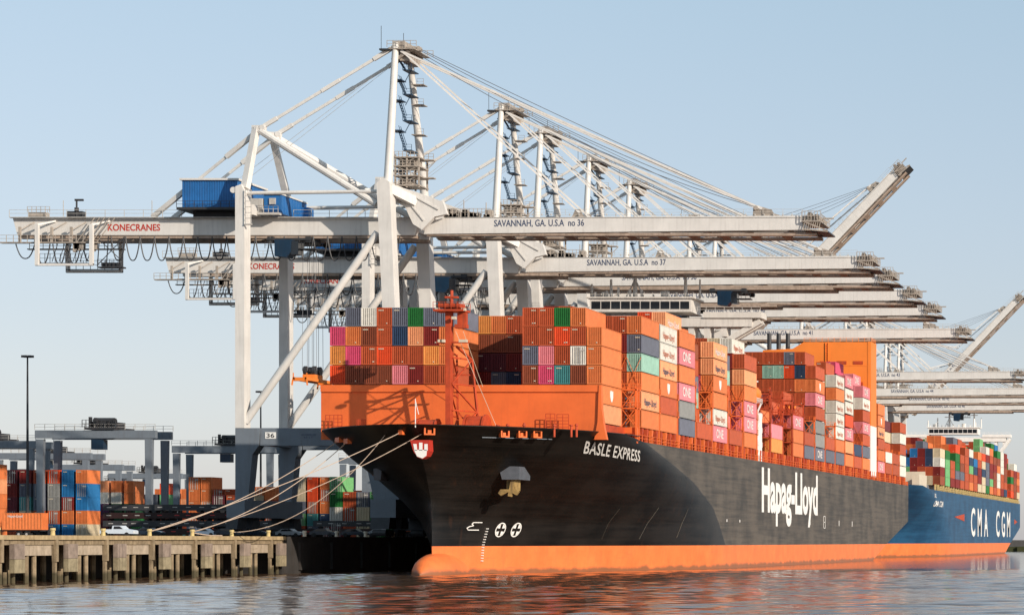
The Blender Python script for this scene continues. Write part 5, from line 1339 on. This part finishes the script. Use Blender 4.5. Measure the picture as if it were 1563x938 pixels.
lv = ['lowest','second','third','top']
for q, px in enumerate((157,236,316)):
    for l_ in range(4):
        chassis(px, 470-q*2, l_, f'{lv[l_]} dark trailer chassis in the {["left","middle","right"][q]} chassis pile behind the parked vehicles')
        if q < 2: chassis(px+26, 476-q*2, l_, f'{lv[l_]} dark chassis of the hidden {["left","right"][q]} pile just behind the front chassis piles')
chassis(400,476,0,'low dark trailer chassis beneath the portal of the nearest white crane'); chassis(478,470,0,'low dark trailer chassis in shade left of the stack under the bow'); chassis(478,470,1,'upper dark trailer chassis in shade left of the stack under the bow')

# the 300 containers that show largest stay objects of their own; the rest become one mesh
bpy.context.view_layer.update()
dg = bpy.context.evaluated_depsgraph_get()
cont = [o for o in bpy.data.objects if o.name.startswith('shipping_container')]
cand = []
eye = Vector((0,0,CH))
for o in cont:
    mw = o.matrix_world; L_ = max(v.co.y for v in o.data.vertices); hits = 0; tot = 0
    pts = [Vector((a,-.02,b)) for a in (-.95,-.3,.3,.95) for b in (.35,1.1,1.9,2.6)]
    pts2 = [Vector((W/2+.02,L_*a,b)) for a in (.1,.35,.65,.9) for b in (.35,1.1,1.9,2.6)]
    s_ = F/o.location.y; fa = 2.44*2.9*s_*s_; sa = max(0, -o.location.x*(F/o.location.y-F/(o.location.y+L_)))*2.9*s_
    area = 0
    for grp, ar in ((pts, fa), (pts2, sa)):
        n = 0
        for p_ in grp:
            wp = mw@p_; px_ = CX+F*wp.x/wp.y
            if px_ < 0 or px_ > 1563: continue
            dv = wp-eye; L2 = dv.length; hit, loc, nn_, ii, ho, mm_ = sc.ray_cast(dg, eye, dv/L2, distance=L2+1)
            if (not hit) or (loc-wp).length < .6: n += 1
        area += ar*n/16
    cand.append((area, o.name))
cand.sort(reverse=True)
small = [n for a, n in cand[300:]]
print('visible containers', sum(1 for a, n in cand if a > 2), 'cut area', cand[min(300,len(cand)-1)][0])
vv = []; ff = []; mi = []; mats = []
def put(me_, mw):
    m_ = me_.materials[0]
    if m_ not in mats: mats.append(m_)
    k = mats.index(m_); n = len(vv); vv.extend(tuple(mw@v.co) for v in me_.vertices)
    for p_ in me_.polygons: ff.append(tuple(n+i for i in p_.vertices)); mi.append(k)
for nm in small:
    o = bpy.data.objects[nm]; put(o.data, o.matrix_world)
    for c_ in list(o.children): put(c_.data, c_.matrix_world); bpy.data.objects.remove(c_)
    bpy.data.objects.remove(o)
for cl, lst in REST.items():
    for x,y,z in lst: put(corr_mesh(cl, LEN, False), Matrix.Translation((x,y,z)))
me = bpy.data.meshes.new('far_containers'); me.from_pydata(vv, [], ff)
for m_ in mats: me.materials.append(m_)
me.polygons.foreach_set('material_index', mi); me.update()
o = bpy.data.objects.new('far_containers', me); COL.objects.link(o)
tag(o, 'small far and half-hidden containers filling the rest of the ship and yard stacks', 'containers', None, 'stuff')
print('containers', NCONT[0], 'objects', len(bpy.data.objects))
